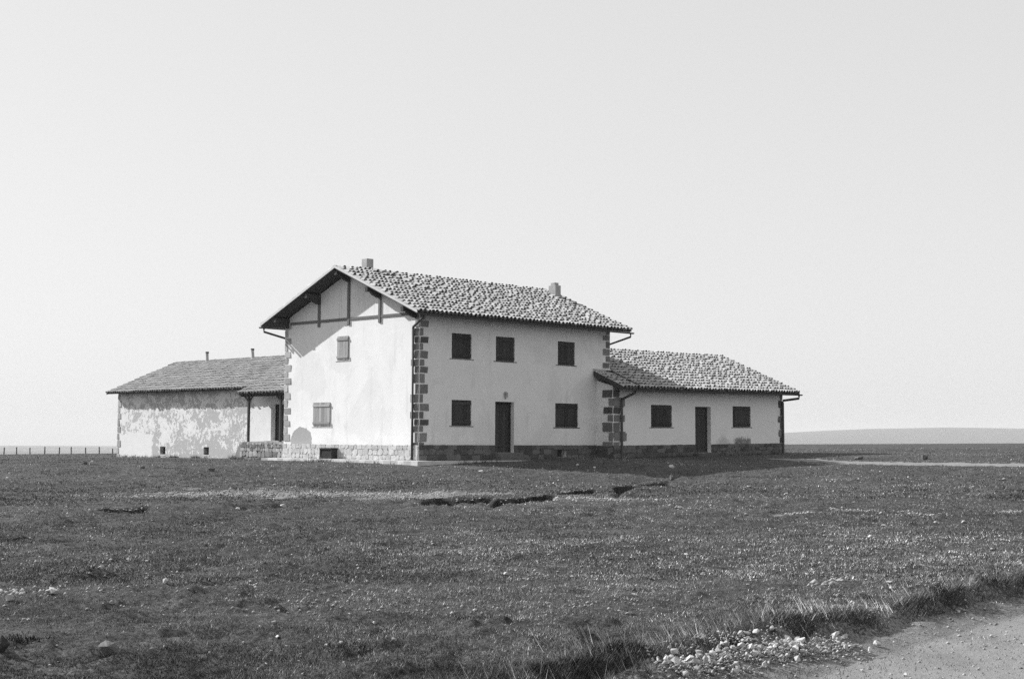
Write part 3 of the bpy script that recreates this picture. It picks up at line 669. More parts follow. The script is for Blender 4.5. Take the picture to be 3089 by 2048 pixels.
dpipe(house, [(-.55, -OE - .07, GZ - .05), (-.55, -OE - .06, GZ - .16), (-.075, .30, 5.20), (-.075, .31, 5.10), (-.075, .31, .02)], .05)
dpipe(house, [(-.55, WG + OE + .07, GZ - .05), (-.55, WG + OE + .07, GZ - .2), (.5, WG + .07, 5.05), (.5, WG + .07, 4.9), (.5, WG + .07, 3.9)])
dpipe(house, [(LM + .48, -OE - .07, GZ - .06), (LM + .48, -OE - .07, GZ - .22), (LM + .07, .45, 5.0), (LM + .07, .45, 3.9)])
def chimney(roof, u, v, w1, w2, z0, z1, cap=None, mat=M_BRICK):
    o = MB().box(u - w1 / 2, v - w2 / 2, z0, u + w1 / 2, v + w2 / 2, z1).build('chimney', mat, roof, bevel=.015)
    if cap: MB().box(u - cap / 2, v - cap / 2, z1 - .02, u + cap / 2, v + cap / 2, z1 + .13).build('chimney_pot', mat, o, bevel=.01)
    return o
chimney(roof, 1.25, 4.75, .36, .36, 7.3, 8.36)
chimney(roof, 11.3, 3.35, .36, .46, 6.9, 7.95, .26)

# ------------------------------------------------------------------ the low wing on the sunless side
TL = .010
wing = tag(empty('low_wing', (0, 0, 0)), 'single-storey whitewashed wing with door and two dark shutters built against the farmhouse end', 'house')
wing.rotation_euler = (0, -math.atan(TL), 0); wing.location = (11.32 - 11.32 * math.cos(TL), 0, -11.32 * TL)
X0, X1, Y0, Y1 = 10.45, 23.42, -.95, 7.2; RZ = 5.22; RV = 3.13
WW = [(13.06, 14.57), (19.24, 20.72)]
wall('wall', wing, M_PW, (0, Y0, 0), (1, 0, 0), (0, -1, 0), X1, -.5, 3.2, [(a, b, 1.40, 2.40) for a, b in WW] + [(0, X0, -.5, 3.2, 0.0), (16.30, 17.50, .22, 2.35, .32)], .2)
MB().quad((X0, Y0, -.5), (X0, 0, -.5), (X0, 0, 3.45), (X0, Y0, 3.2)).build('wall', M_PW, wing)
wall('wall', wing, M_PW, (X1, Y0, 0), (0, 1, 0), (1, 0, 0), Y1 - Y0, -.5, 3.2, gable=4.95)
wall('wall', wing, M_PW, (X1, Y1, 0), (-1, 0, 0), (0, 1, 0), X1 - LM, -.5, 3.2)
for i, (a, b) in enumerate(WW): window(wing, (0, Y0, 0), (1, 0, 0), (0, -1, 0), a, b, 1.40, 2.40, M_DARKW, (7, 6)[i])
door(wing, (0, Y0, 0), (1, 0, 0), (0, -1, 0), 16.30, 17.50, .22, 2.35, .30, 5)
MB().box(16.1, Y0 - .35, -.3, 17.7, Y0 - .032, .2).build('door_step', M_STONED, wing, bevel=.015)
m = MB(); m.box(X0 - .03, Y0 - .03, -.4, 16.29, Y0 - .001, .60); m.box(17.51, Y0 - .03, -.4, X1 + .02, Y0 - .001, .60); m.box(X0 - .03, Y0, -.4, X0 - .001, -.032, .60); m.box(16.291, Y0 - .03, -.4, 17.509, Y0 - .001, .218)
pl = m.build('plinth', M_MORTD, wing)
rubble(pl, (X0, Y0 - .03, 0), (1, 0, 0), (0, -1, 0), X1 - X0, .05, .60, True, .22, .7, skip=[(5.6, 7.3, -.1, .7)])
z = 3.12
for i, (ya, yb) in enumerate([(740, 825), (825, 912), (912, 990), (990, 1065), (1065, 1170), (1170, 1265), (1265, 1318), (1318, 1400)]):
    zt, zb = [(1383 - (950 + y / 3.336)) / 69.5 for y in (ya, yb)]; lng = i % 2 == 0
    quoin(wing, X0 - .014 - .016, X0 + ((.42 if lng else .85) + random.uniform(-.05, .06)), Y0 - .03, Y0 + ((.60 if lng else .28) + random.uniform(-.05, .05)), zb, zt)
z = 3.05; i = 0
while z > .4:
    hh = random.uniform(.3, .42); quoin(wing, X1 - ((.36 if i % 2 else .20) + random.uniform(-.03, .04)), X1 + .014, Y0 - .033, Y0 + .3, z - hh, z); z -= hh; i += 1
def wz(v, off): return RZ - SL * abs(v - RV) - off / CS
WU0, WU1 = 10.24, 23.88; VE = Y0 - .73
m = MB(); v1 = VE + .04
m.prism([(LM + .02, RV, wz(RV, .105)), (LM + .02, v1, wz(v1, .105)), (LM + .02, v1, wz(v1, .19)), (LM + .02, RV, wz(RV, .19))], (WU1 - LM - .02, 0, 0))
m.prism([(WU0, -.02, wz(-.02, .105)), (WU0, v1, wz(v1, .105)), (WU0, v1, wz(v1, .19)), (WU0, -.02, wz(-.02, .19))], (LM + .019 - WU0, 0, 0))
v2 = 2 * RV - v1
m.prism([(LM + .02, RV, wz(RV, .105)), (LM + .02, v2, wz(v2, .105)), (LM + .02, v2, wz(v2, .19)), (LM + .02, RV, wz(RV, .19))], (WU1 - LM - .02, 0, 0))
roof = m.build('roof', M_SOFFIT, wing)
def hidden(x, y): return x < LM - WU0 + .08 and y > (-.03 - VE) / CS - .25     # no tiles where the farmhouse stands
tiles(roof, (WU0 - .01, VE - .02, wz(VE - .02, .10)), (1, 0, 0), (0, CS, SN), (0, -SN, CS), WU1 - WU0 + .02, (RV - VE) / CS, M_TILE, M_CHAN, 300, seed=21, skip=hidden)
tiles(roof, (WU1 + .01, 2 * RV - VE + .02, wz(VE - .02, .10)), (-1, 0, 0), (0, -CS, SN), (0, SN, CS), WU1 - LM - .02, (RV - VE) / CS, M_TILE, M_CHAN, None, seed=22)
ridge_tiles(roof, (LM + .05, RV, RZ - .13), (WU1 + .03, RV, RZ - .13), M_TILE, 6, sag=.03)
MB().prism([(LM + .02, -.03, wz(-.03, -.03)), (LM + .02, VE - .02, wz(VE - .02, -.03)), (LM + .02, VE - .02, wz(VE - .02, .1)), (LM + .02, -.03, wz(-.03, .1))], (.05, 0, 0)).build('verge_strip', M_CHAN, roof)
MB().box(WU0, -.10, wz(-.05, -.02), LM, -.022, wz(-.05, -.07)).build('mortar_flashing', M_CONC, roof)
MB().prism([(WU0 - .012, -.03, wz(-.03, .03)), (WU0 - .012, VE, wz(VE, .03)), (WU0 - .012, VE, wz(VE, .2)), (WU0 - .012, -.03, wz(-.03, .2))], (.03, 0, 0)).build('verge_board', M_SOFFIT, roof)
for s in (-1, 1):
    v1 = RV + s * (RV - VE); MB().prism([(WU1 - .005, RV, wz(RV, .055)), (WU1 - .005, v1, wz(v1, .055)), (WU1 - .005, v1, wz(v1, .185)), (WU1 - .005, RV, wz(RV, .185))], (.03, 0, 0)).build('verge_board', M_SOFFIT, roof)
for vv in (-1.25, -.5): MB().box(WU0 + .03, vv - .07, wz(vv, .193) - .14, X0 + .1, vv + .07, wz(vv - .07, .193)).build('purlin', M_SOFFIT, roof)
WGZ = wz(VE, .19) + .02
gutter(roof, (10.8, VE - .075, WGZ), (WU1 + .1, VE - .075, WGZ))
dpipe(wing, [(11.02, VE - .06, WGZ - .05), (11.02, VE - .05, WGZ - .14), (10.93, Y0 - .09, 2.62), (10.93, Y0 - .09, 2.52), (10.93, Y0 - .09, .02)], .055)
dpipe(wing, [(WU1 - .13, VE - .06, WGZ - .05), (WU1 - .13, VE - .06, WGZ - .2), (X1 - .06, Y0 - .09, 2.72), (X1 - .06, Y0 - .09, 2.6), (X1 - .06, Y0 - .09, .0)], .06)

# ------------------------------------------------------------------ the long low barn on the sunny side, with its porch
barn = tag(empty('barn_wing', (0, 0, 0)), 'long low wing with peeling whitewash, weathered tile roof and small porch beside the gable', 'barn')
Q, VL = 1.55, 25.24; BH = 3.75; EZ = 3.23; BRZ = EZ + SL * (BH + .45); BRU = Q + BH
bh = [(VL - 21.12, VL - 20.60, .0, .385, .2), (VL - 17.22, VL - 16.77, .02, .39, .2), (VL - 11.82, VL - 10.62, .72, 2.37, .34)]
wall('wall', barn, M_PP, (Q, VL, 0), (0, -1, 0), (-1, 0, 0), VL - WG, -.6, 3.25, bh)
wall('wall', barn, M_PP, (Q + 2 * BH, VL, 0), (-1, 0, 0), (0, 1, 0), 2 * BH, -.9, 3.25, gable=4.75)
wall('wall', barn, M_PP, (Q + 2 * BH, WG, 0), (0, 1, 0), (1, 0, 0), VL - WG, -.6, 3.25)
for a, b, z0, z1 in ((20.60, 21.12, .0, .385), (16.77, 17.22, .02, .39)):
    o = MB().quad((Q + .19, b, z0), (Q + .19, a, z0), (Q + .19, a, z1), (Q + .19, b, z1)).build('cellar_vent', M_BLACK, barn)
    m = MB(); m.box(Q - .012, a - .05, z0 - .06, Q + .02, b + .05, z0 - .001); m.build('sill', M_CONC, o)
    for q in range(3): y = a + (b - a) * (q + 1) / 4; MB().tube([(Q + .06, y, z0 - .01), (Q + .06, y, z1 + .01)], .010, 6).build('bar', M_METAL, o)
door(barn, (Q, 0, 0), (0, 1, 0), (-1, 0, 0), 10.62, 11.82, .72, 2.37, .33, 5)
z = 3.05; i = 0
while z > -.1:
    hh = random.uniform(.26, .4); quoin(barn, Q - .014, Q + .3, VL - ((.34 if i % 2 else .17) + random.uniform(-.03, .05)), VL + .014, z - hh, z, True); z -= hh; i += 1
def bz(u, off): return BRZ - SL * abs(u - BRU) - off / CS
BE = Q - .45; BV0, BV1 = WG + .02, VL + .40
m = MB()
for s in (-1, 1):
    u1 = BRU + s * (BRU - BE - .04); m.prism([(BRU, BV0, bz(BRU, .105)), (u1, BV0, bz(u1, .105)), (u1, BV0, bz(u1, .17)), (BRU, BV0, bz(BRU, .17))], (0, BV1 - BV0, 0))
roof = m.build('roof', M_SOFFIT, barn)
tiles(roof, (BE - .02, BV1 + .01, bz(BE - .02, .10)), (0, -1, 0), (CS, 0, SN), (-SN, 0, CS), BV1 - BV0, (BRU - BE) / CS, M_TILEL, M_CHAN, None, seed=31, kset=20, jit=.7)
tiles(roof, (2 * BRU - BE + .02, BV0 + .01, bz(BE - .02, .10)), (0, 1, 0), (-CS, 0, SN), (SN, 0, CS), BV1 - BV0, (BRU - BE) / CS, M_TILEL, M_CHAN, None, seed=32, kset=20, jit=.7)
ridge_tiles(roof, (BRU, BV1 + .02, BRZ - .13), (BRU, BV0 + .1, BRZ - .13), M_TILEL, 8, sag=.04)
for s in (-1, 1):
    u1 = BRU + s * (BRU - BE); MB().prism([(BRU, BV1 - .005, bz(BRU, .06)), (u1, BV1 - .005, bz(u1, .06)), (u1, BV1 - .005, bz(u1, .18)), (BRU, BV1 - .005, bz(BRU, .18))], (0, .03, 0)).build('verge_board', M_SOFFIT, roof)
for (u, v, tilt) in ((BRU - .25, 22.4, .10), (BRU - .25, 18.3, .14)):
    z0 = bz(u, .1); MB().tube([(u, v, z0 - .1), (u + .01, v + .02, z0 + .2), (u + .02, v + tilt * .5, z0 + .50)], [.10, .075, .07], 10).build('flue_pipe', M_BRICK, roof, smooth=True)
    MB().tube([(u + .02, v + tilt * .5, z0 + .47), (u + .02, v + tilt * .55, z0 + .56)], .09, 10).build('flue_cap', M_METAL, roof, smooth=True)
# porch
PU0, PU1, PV0, PV1 = .22, 2.25, WG + .02, 12.62; PO = -.07
m = MB(); m.prism([(PU1, PV0, bz(PU1, PO + .105)), (PU0 + .03, PV0, bz(PU0 + .03, PO + .105)), (PU0 + .03, PV0, bz(PU0 + .03, PO + .17)), (PU1, PV0, bz(PU1, PO + .17))], (0, PV1 - PV0, 0))
proof = m.build('porch_roof', M_SOFFIT, barn)
tiles(proof, (PU0, PV1 + .01, bz(PU0, PO + .10)), (0, -1, 0), (CS, 0, SN), (-SN, 0, CS), PV1 - PV0, (PU1 - PU0) / CS, M_TILEL, M_CHAN, None, seed=41, kset=20, jit=.7)
PB = bz(.42, PO + .175)
MB().box(.37, PV0 + .01, PB - .15, .48, PV1 - .06, PB - .012).build('porch_beam', M_SOFFIT, barn, bevel=.01)
for v in (11.95, 9.55):
    p = MB().box(.375, v - .055, .62, .475, v + .055, PB - .151).build('porch_post', M_SOFFIT, barn, bevel=.012)
    for s in (-1, 1):
        pts = [(.425, v + s * (.045 + .30 * f ** 2), PB - .52 + .40 * f ** .8) for f in (0, .25, .5, .75, 1)]
        MB().tube(pts, .038, 6).build('brace', M_SOFFIT, p)
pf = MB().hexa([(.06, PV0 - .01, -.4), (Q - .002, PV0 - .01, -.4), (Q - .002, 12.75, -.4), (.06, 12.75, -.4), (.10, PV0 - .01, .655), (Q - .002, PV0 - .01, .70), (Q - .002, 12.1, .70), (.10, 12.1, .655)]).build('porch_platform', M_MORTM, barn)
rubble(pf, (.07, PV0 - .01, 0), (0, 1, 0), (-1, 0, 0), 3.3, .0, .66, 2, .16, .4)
MB().box(Q - .30, 10.5, .701, Q - .01, 11.95, .722).build('door_step', M_CONC, barn)

# pavement strip round the gable
def slab(parent, x0, y0, x1, y1, z1, edge):
    """concrete slab with a broken outer edge"""
    n = 26; m = MB(); L = []
    if edge == 'x':
        for k in range(n + 1): y = y0 + (y1 - y0) * k / n; L.append((x0 + random.uniform(-.05, .05), y))
        L = L + [(x1, y1), (x1, y0)]
    else:
        for k in range(n + 1): x = x0 + (x1 - x0) * k / n; L.append((x, y0 + random.uniform(-.04, .04)))
        L = L + [(x1, y1), (x0, y1)]
    return m.prism([(a, b, -.35) for a, b in L], (0, 0, .35 + z1)).build('pavement_slab', M_CONC, parent)
pv = slab(None, -1.0, -1.02, -.062, 8.9, .0, 'x'); pv.name = 'pavement'; pv['kind'] = 'structure'; pv['label'] = 'pale concrete pavement strip along the sunlit gable'
slab(pv, -.061, -1.0, 10.35, -.062, -.012, 'y')

# ------------------------------------------------------------------ stones, rocks, rubble
def rock_mesh(name, mat, seed, sub=2, rough=.28, flat=.7):
    import bmesh
    rs = random.Random(seed); b = bmesh.new()
    for _ in range(14 if sub == 1 else 26):                # broken stone: hull of a few points
        v = Vector((rs.gauss(0, 1), rs.gauss(0, 1), rs.gauss(0, 1))).normalized() * rs.uniform(.36, .56); b.verts.new((v.x, v.y * rs.uniform(.8, 1), v.z * flat))
    h_ = bmesh.ops.convex_hull(b, input=b.verts[:]); bmesh.ops.delete(b, geom=[e for e in h_['geom_interior'] if isinstance(e, bmesh.types.BMVert)], context='VERTS')
    if sub > 1:
        bmesh.ops.subdivide_edges(b, edges=b.edges[:], cuts=2, use_grid_fill=True)
        for v in b.verts: v.co *= 1 + rs.uniform(-.07, .07)
    me = bpy.data.meshes.new(name); b.to_mesh(me); b.free(); me.materials.append(mat); return me
PALE_ME = [rock_mesh('field_stone', M_PALE, 100 + i, 1) for i in range(8)]
ROCK_ME = [rock_mesh('rock', M_ROCK, 200 + i, 3, rough=.5, flat=.8) for i in range(6)]
def scale_at(p): return (p - CAM).length / FPX             # metres per photo pixel at p
def put_rock(px, py, wpx, hpx, label, me=None, name='rock', sink=.08, rot=None, cat='rock'):
    p = gp(px, py, H); k = scale_at(p); wd, ht = wpx * k, hpx * k
    o = inst(name, me or random.choice(ROCK_ME), None, (p.x, p.y, p.z + ht * (.5 - sink)), (random.uniform(-.2, .2), random.uniform(-.2, .2), random.uniform(0, 6.28) if rot is None else rot), (wd * 1.15, wd * .95, ht / .62))
    return tag(o, label, cat)
put_rock(322, 1972, 66, 40, 'rough grey rock lying alone in the turf, sunlit on one side')
M_DROCK = simple('dark_rock', 0.05, 0.4, 9, bscale=25, bstr=0.8, bdist=0.02)
put_rock(4, 1968, 44, 44, 'dark block of rock sunk in the turf', rock_mesh('rock', M_DROCK, 333, 3, flat=.85))
put_rock(459, 1972, 20, 18, 'small dark cobble in the turf next to the rough grey rock', cat='stone')
put_rock(275, 1402, 18, 15, 'pale squared block lying beside a smaller boulder before the fence', PALE_ME[2], 'stone_block')
put_rock(258, 1401, 13, 10, 'small rounded boulder beside the pale squared block', None)
put_rock(2790, 1386, 26, 19, 'lumpy boulder standing in the field beyond the dirt path')
put_rock(2590, 1386, 26, 9, 'low flat rock beside the end of the house shadow')
put_rock(2528, 1381, 9, 8, 'small rock between the house shadow and the dirt path')
put_rock(1508, 1602, 14, 11, 'lone dark cobble in open turf below the worn banks', cat='stone')
put_rock(432, 1626, 14, 12, 'dark cobble in the turf left of the shallow dips', cat='stone')
put_rock(2027, 1447, 18, 13, 'grey boulder at the end of the worn earth bank')
put_rock(1912, 1782, 13, 11, 'grey stone with a paler one lying under it', cat='stone')
put_rock(640, 1420, 20, 12, 'grey boulder half sunk in grass before the peeling barn')
put_rock(430, 1413, 16, 10, 'low grey boulder on the slope before the barn vents')
A = [((x / 2.613 + 2189), (y / 2.613 + 1250), w_) for x, y, w_ in [(475, 635, 13), (850, 885, 8), (780, 960, 9), (975, 965, 7), (1140, 972, 13), (1295, 985, 8), (1670, 955, 8), (1870, 855, 12), (1520, 995, 8), (1975, 975, 7), (2122, 968, 7), (1670, 1125, 9),
     (1120, 1218, 8), (945, 1190, 7), (225, 1250, 9), (205, 1265, 10), (295, 1268, 10), (550, 1260, 9), (640, 1270, 11), (680, 1230, 9), (610, 1120, 11), (1340, 620, 8), (1685, 645, 8), (1950, 580, 8), (2190, 515, 9), (160, 798, 12), (1010, 698, 8), (1245, 880, 10), (1655, 855, 10), (1440, 497, 7), (345, 920, 6), (135, 975, 7), (110, 1015, 7), (1185, 1030, 6), (1075, 1015, 6), (2095, 1072, 8), (1800, 1140, 6), (2110, 1540, 5), (1460, 1365, 6)]]
A += [(x / 1.971, y / 1.971 + 1648, w_) for x, y, w_ in [(315, 279, 28), (875, 95, 9), (637, 60, 5), (600, 135, 16), (1627, 459, 14), (1545, 487, 9), (1650, 545, 13), (2080, 410, 10), (2225, 465, 13), (2163, 522, 8), (1940, 594, 12), (2030, 579, 12), (1612, 630, 9), (2045, 695, 6), (1885, 327, 12), (585, 573, 8), (1490, 217, 8), (600, 270, 9), (2190, 622, 8), (2265, 620, 8), (1800, 765, 4), (1120, 262, 8), (975, 600, 9), (2340, 555, 10), (735, 512, 4)]]
A += [(x / 2.15 + 1000, y / 2.15 + 1380, w_) for x, y, w_ in [(1135, 768, 17), (1560, 782, 11), (2190, 542, 9), (2300, 635, 11), (2123, 663, 7), (2078, 827, 6), (970, 97, 14), (1810, 218, 10), (1935, 232, 10), (2070, 270, 8), (2260, 330, 14), (2205, 66, 16), (1705, 70, 8), (1595, 55, 12), (820, 325, 12), (210, 250, 8), (235, 810, 12), (330, 772, 6), (640, 835, 14), (895, 592, 7), (375, 588, 5), (70, 575, 6), (250, 592, 7), (1390, 775, 7), (2350, 770, 6), (595, 125, 9), (345, 178, 8), (1245, 605, 8)]]
A += [(x / 1.971 + 1889, y / 1.971 + 1648, w_) for x, y, w_ in [(195, 78, 7), (30, 68, 6), (760, 160, 8), (745, 173, 10), (15, 407, 16), (45, 292, 12), (1105, 145, 9), (1075, 174, 10), (1005, 165, 7), (1435, 135, 7), (1055, 63, 7), (360, 55, 8), (1565, 220, 14), (1447, 415, 7), (1590, 575, 8), (1490, 592, 22), (1370, 600, 14), (1400, 605, 12), (1245, 590, 7), (970, 755, 7), (810, 770, 14), (1660, 770, 12), (1405, 745, 12), (2130, 380, 8), (1975, 398, 14), (2180, 375, 6)]]
A += [(x / 2.613, y / 2.613 + 1250, w_) for x, y, w_ in [(483, 958, 6), (1155, 1165, 9), (845, 1120, 6), (795, 1222, 16), (840, 427, 8), (800, 550, 8), (1185, 485, 9), (155, 448, 6), (55, 512, 12), (260, 770, 10), (2235, 738, 20), (1880, 757, 16), (1300, 1330, 20), (795, 1395, 9), (1975, 1328, 8), (1645, 1140, 8), (990, 935, 7), (1535, 880, 6), (410, 1410, 28), (70, 1465, 26)]]
GR = 'pale stones scattered over the turf'
rs = random.Random(5)
for i in range(100): A.append((rs.uniform(0, 3089), 1420 + 600 * rs.random() ** 1.4, rs.uniform(4, 9)))
for (px, py, wp) in A:
    if py > 2046: continue
    p = gp(px, py, H); k = scale_at(p); wd = max(wp * k * 1.05, .02)
    if inhouse(np.array([p.x]), np.array([p.y]))[0] < .3: continue
    o = inst('field_stone', rs.choice(PALE_ME), None, (p.x, p.y, p.z + wd * .22 + .006), (rs.uniform(-.3, .3), rs.uniform(-.3, .3), rs.uniform(0, 6.28)), (wd * 1.4, wd * 1.15, wd * 1.05))
    xa, ya = np.array([p.x]), np.array([p.y]); big = 'larger pale stone' if wp >= 12 else 'small pale stone'
    if dseg(xa, ya, DITCH)[0] < 1.6: where = 'in the grass along the roadside ditch'
    elif road_side(xa, ya)[0] > -.3: where = 'lying on the dirt road'
    elif min(dseg(xa, ya, q_[0])[0] for q_ in PITS[:4]) < 3.5: where = 'beside the worn earth banks below the farmhouse'
    elif inhouse(xa, ya)[0] < 12: where = 'in the short grass close to the buildings'
    elif dseg(xa, ya, PATH)[0] < 5: where = 'near the pale dirt path'
    elif min(dseg(xa, ya, q_[0])[0] for q_ in STONY[:2]) < 3: where = 'by the band of chippings below the barn'
    else: where = 'lying loose in the open turf'
    tag(o, big + ' ' + where, 'stone', big + 's ' + where)
# rubble heap by the road: every stone its own object
HE = [gp(a, b, H) for a, b in ((2040, 2046), (2110, 2015), (2190, 1985), (2270, 1968), (2340, 1966), (2410, 1966), (2560, 1948))]
HEAP = []
for i in range(250):
    f = rs.random() ** .9 * (len(HE) - 1); j = min(int(f), len(HE) - 2); c = HE[j].lerp(HE[j + 1], f - j)
    wid = .31 * (1 - .45 * abs(f / (len(HE) - 1) - .35)); off = rs.gauss(0, .45); off = max(-1.1, min(1.1, off))
    d2 = (HE[j + 1] - HE[j]); d2.z = 0; d2.normalize(); sd = Vector((d2.y, -d2.x, 0))
    x, y = c.x + sd.x * off * wid + rs.gauss(0, .04), c.y + sd.y * off * wid + rs.gauss(0, .04)
    sz = rs.choice((.02, .026, .032, .04, .05, .066)) * rs.uniform(.8, 1.2); hp = .075 * max(0, 1 - off * off) * (1 if i % 3 else .45)
    HEAP.append((x, y, hp, sz))
for (x, y, hp, sz) in HEAP:
    o = inst('rubble_stone', rs.choice(PALE_ME), None, (x, y, hz(x, y) + hp * .8 + sz * .15), (rs.uniform(-.8, .8), rs.uniform(-.8, .8), rs.uniform(0, 6.28)), (sz * 1.35, sz, sz * 1.1))
    kd = ('big angular stone' if sz > .05 else 'small broken stone') + (' piled on top of the roadside rubble heap' if hp > .038 else ' around the foot of the roadside rubble heap')
    tag(o, 'pale ' + kd, 'stone', kd)
# earth and chippings under the heap, and the gravel nobody could count
def stone_bits(name, pts, label, mat=M_PALES):
    base = np.array([(1, 0, 0), (-.9, .1, 0), (.1, .95, 0), (0, -1, .1), (.1, 0, .75), (0, 0, -.5)], float) * .5
    fc = np.array([(0, 2, 4), (2, 1, 4), (1, 3, 4), (3, 0, 4), (2, 0, 5), (1, 2, 5), (3, 1, 5), (0, 3, 5)]); VV, FF, TT = [], [], []; nv = 0
    x = np.array([p[0] for p in pts]); y = np.array([p[1] for p in pts]); z = H(x, y)
    for k in range(len(pts)):
        b = base * (1 + rng.uniform(-.3, .3, base.shape)); a = rng.uniform(0, 6.28); c, s_ = math.cos(a), math.sin(a); b = b @ np.array([[c, s_, 0], [-s_, c, 0], [0, 0, 1]])
        VV.append(b * pts[k][2] + (x[k], y[k], z[k] + pts[k][3])); FF.append(fc + nv); nv += 6; TT.append(np.full(6, rng.uniform(.5, 1.5)))
    o = bpy.data.objects.new(name, np_mesh(name, np.concatenate(VV), np.concatenate(FF), mat, tint=np.concatenate(TT))); link(o); o['kind'] = 'stuff'; o['label'] = label
def along(pts, n, rad):
    out = []
    for _ in range(n):
        f = rng.random() * (len(pts) - 1); j = min(int(f), len(pts) - 2); c = pts[j].lerp(pts[j + 1], f - j); a = rng.uniform(0, 6.28); q = abs(rng.normal(0, .55)) * rad
        out.append((c.x + math.cos(a) * q, c.y + math.sin(a) * q))
    return out
bits = []
for (pts, rad, amt), n in zip(STONY, (700, 2400, 600, 120, 110, 90, 120, 60, 60, 70, 160, 60, 60)):
    for (x, y) in along(pts, n, rad): bits.append((x, y, float(rng.choice([.03, .04, .06, .09], p=[.35, .35, .22, .08])), .004))
for (x, y, hp, sz) in HEAP:
    for _ in range(8): bits.append((x + rng.normal(0, .07), y + rng.normal(0, .07), rng.uniform(.012, .035), max(0, hp * .55 * rng.random())))
for pts, dep, hw in PITS[:5]:
    for (x, y) in along(pts, 70, hw * 2.2): bits.append((x, y, rng.uniform(.02, .07), .004))
for _ in range(2600):
    f = rng.uniform(1950, 3250); p = gp(float(f), float(rng.uniform(1760, 2100)))
    if road_side(np.array([p.x]), np.array([p.y]))[0] > -.35: bits.append((p.x, p.y, float(rng.choice([.008, .012, .02, .035], p=[.4, .35, .2, .05])), .002))
for _ in range(7500):
    k = rng.uniform(1 / 55, 1 / 13); th = math.radians(rng.uniform(-22, 22)); r_ = 1 / k
    x, y = CAM.x + r_ * (math.cos(th) * _fw.x + math.sin(th) * _rt.x), CAM.y + r_ * (math.cos(th) * _fw.y + math.sin(th) * _rt.y)
    if vnoise(np.array([x * .5]), np.array([y * .5]), 3)[0] > rng.uniform(.2, .8): bits.append((x, y, float(rng.choice([.018, .028, .045], p=[.4, .38, .22])), .006))
stone_bits('gravel', bits, 'pale stone chippings strewn in bands over the turf and road')

# ------------------------------------------------------------------ fence on the skyline
fp = gp(20, 1376); FR = 172.0
def fence_at(px):
    t = (px - PCX) / FPX; d = (_fw + _rt * t); return Vector((CAM.x + d.x * FR, CAM.y + d.y * FR, 0))
fence = tag(empty('fence', fence_at(141)), 'thin wire fence on leaning wooden posts along the crest beyond the barn', 'fence')
fo = fence.location.copy(); tops = []
for i, px in enumerate([-310, -270, -228, -188, -146, -104, -62, -22, 18, 57, 98, 141, 184, 222, 265, 306, 346, 388]):
    p = fence_at(px) - fo; zb = hz(p.x + fo.x, p.y + fo.y); hgt = -.42 - zb + rs.uniform(-.12, .1); ln = rs.uniform(-.07, .07) + (.12 if px == 184 else 0)
    tp = Vector((p.x + _rt.x * ln, p.y + _rt.y * ln, zb + hgt)); tops.append((Vector((p.x, p.y, zb)), tp))
    MB().tube([(p.x, p.y, zb - .2), tuple((Vector((p.x, p.y, zb)) + tp) / 2), tuple(tp)], [.085, .08, .07], 7).build('post', M_POST, fence)
for f in (.93, .72, .5):
    MB().tube([tuple(a.lerp(b, f)) for a, b in tops], .004, 4).build('wire', M_METAL, fence)

# ------------------------------------------------------------------ grass
def blades(name, x, y, h, wd, lean, mat, label, tintr=(.55, 1.6), straw=.05, ldir=None):
    n = len(x); z = H(x, y); a = rng.uniform(0, 2 * np.pi, n); la = rng.uniform(0, 2 * np.pi, n) if ldir is None else ldir + rng.normal(0, .7, n)
    cx, cy = np.cos(a) * wd / 2, np.sin(a) * wd / 2; lx, ly = np.cos(la) * lean * h, np.sin(la) * lean * h
    V = np.empty((n, 3, 3)); V[:, 0] = np.stack([x - cx, y - cy, z - .008], -1); V[:, 1] = np.stack([x + cx, y + cy, z - .008], -1); V[:, 2] = np.stack([x + lx, y + ly, z + h], -1)
    t = rng.uniform(*tintr, n) * np.clip(1 + 2.2 * fbm(x * .22, y * .22, 3, 301) + 1.6 * fbm(x * 1.3, y * 1.3, 3, 302), .45, 1.9); t = np.where(rng.random(n) < straw * np.clip(1 + 8 * fbm(x * 2.0, y * 2.0, 3, 333), 0, 3), t * 3.0, t)
    me = np_mesh(name, V.reshape(-1, 3), np.arange(3 * n).reshape(n, 3), mat, tint=np.repeat(t, 3)); o = bpy.data.objects.new(name, me); link(o); o['kind'] = 'stuff'; o['label'] = label
def fan(n, rmin, rmax, half=23.5):
    k = rng.uniform(1 / rmax, 1 / rmin, n); r = 1 / k; th = np.radians(rng.uniform(-half, half, n))
    return CAM.x + r * (np.cos(th) * _fw.x + np.sin(th) * _rt.x), CAM.y + r * (np.cos(th) * _fw.y + np.sin(th) * _rt.y), r
def keep_grass(x, y):
    soil, pale, lush, e, n = masks(x, y); c = fbm(x * 1.1, y * 1.1, 3, 91) + .6 * fbm(x * 5, y * 5, 2, 17)
    ok = (soil < .4) & (rng.random(len(x)) > pale * .8) & (rng.random(len(x)) < np.clip(.72 + 2.2 * c, .12, 1)) & (inhouse(x, y) > .25)
    road = np.where(e > -.15, np.exp(-(e + .15) * 1.5) * .38, 1.0); ok &= rng.random(len(x)) < np.clip(road, 0, 1)
    ok &= dseg(x, y, PATH) > .85
    return ok, c, lush
x, y, r = fan(520000, 7.5, 17); ok, c, lu = keep_grass(x, y); x, y, c, lu = x[ok], y[ok], c[ok], lu[ok]
blades('turf_grass', x, y, (.010 + .020 * rng.random(len(x)) ** 2 + .03 * np.clip(c, 0, .4)) * (1 + .6 * lu), .0045 + .004 * rng.random(len(x)), .9, M_BLADE, 'short grazed grass of the foreground turf', (.2, 1.8), .13)
x, y, r = fan(430000, 16, 36); ok, c, lu = keep_grass(x, y); x, y, c, lu = x[ok], y[ok], c[ok], lu[ok]
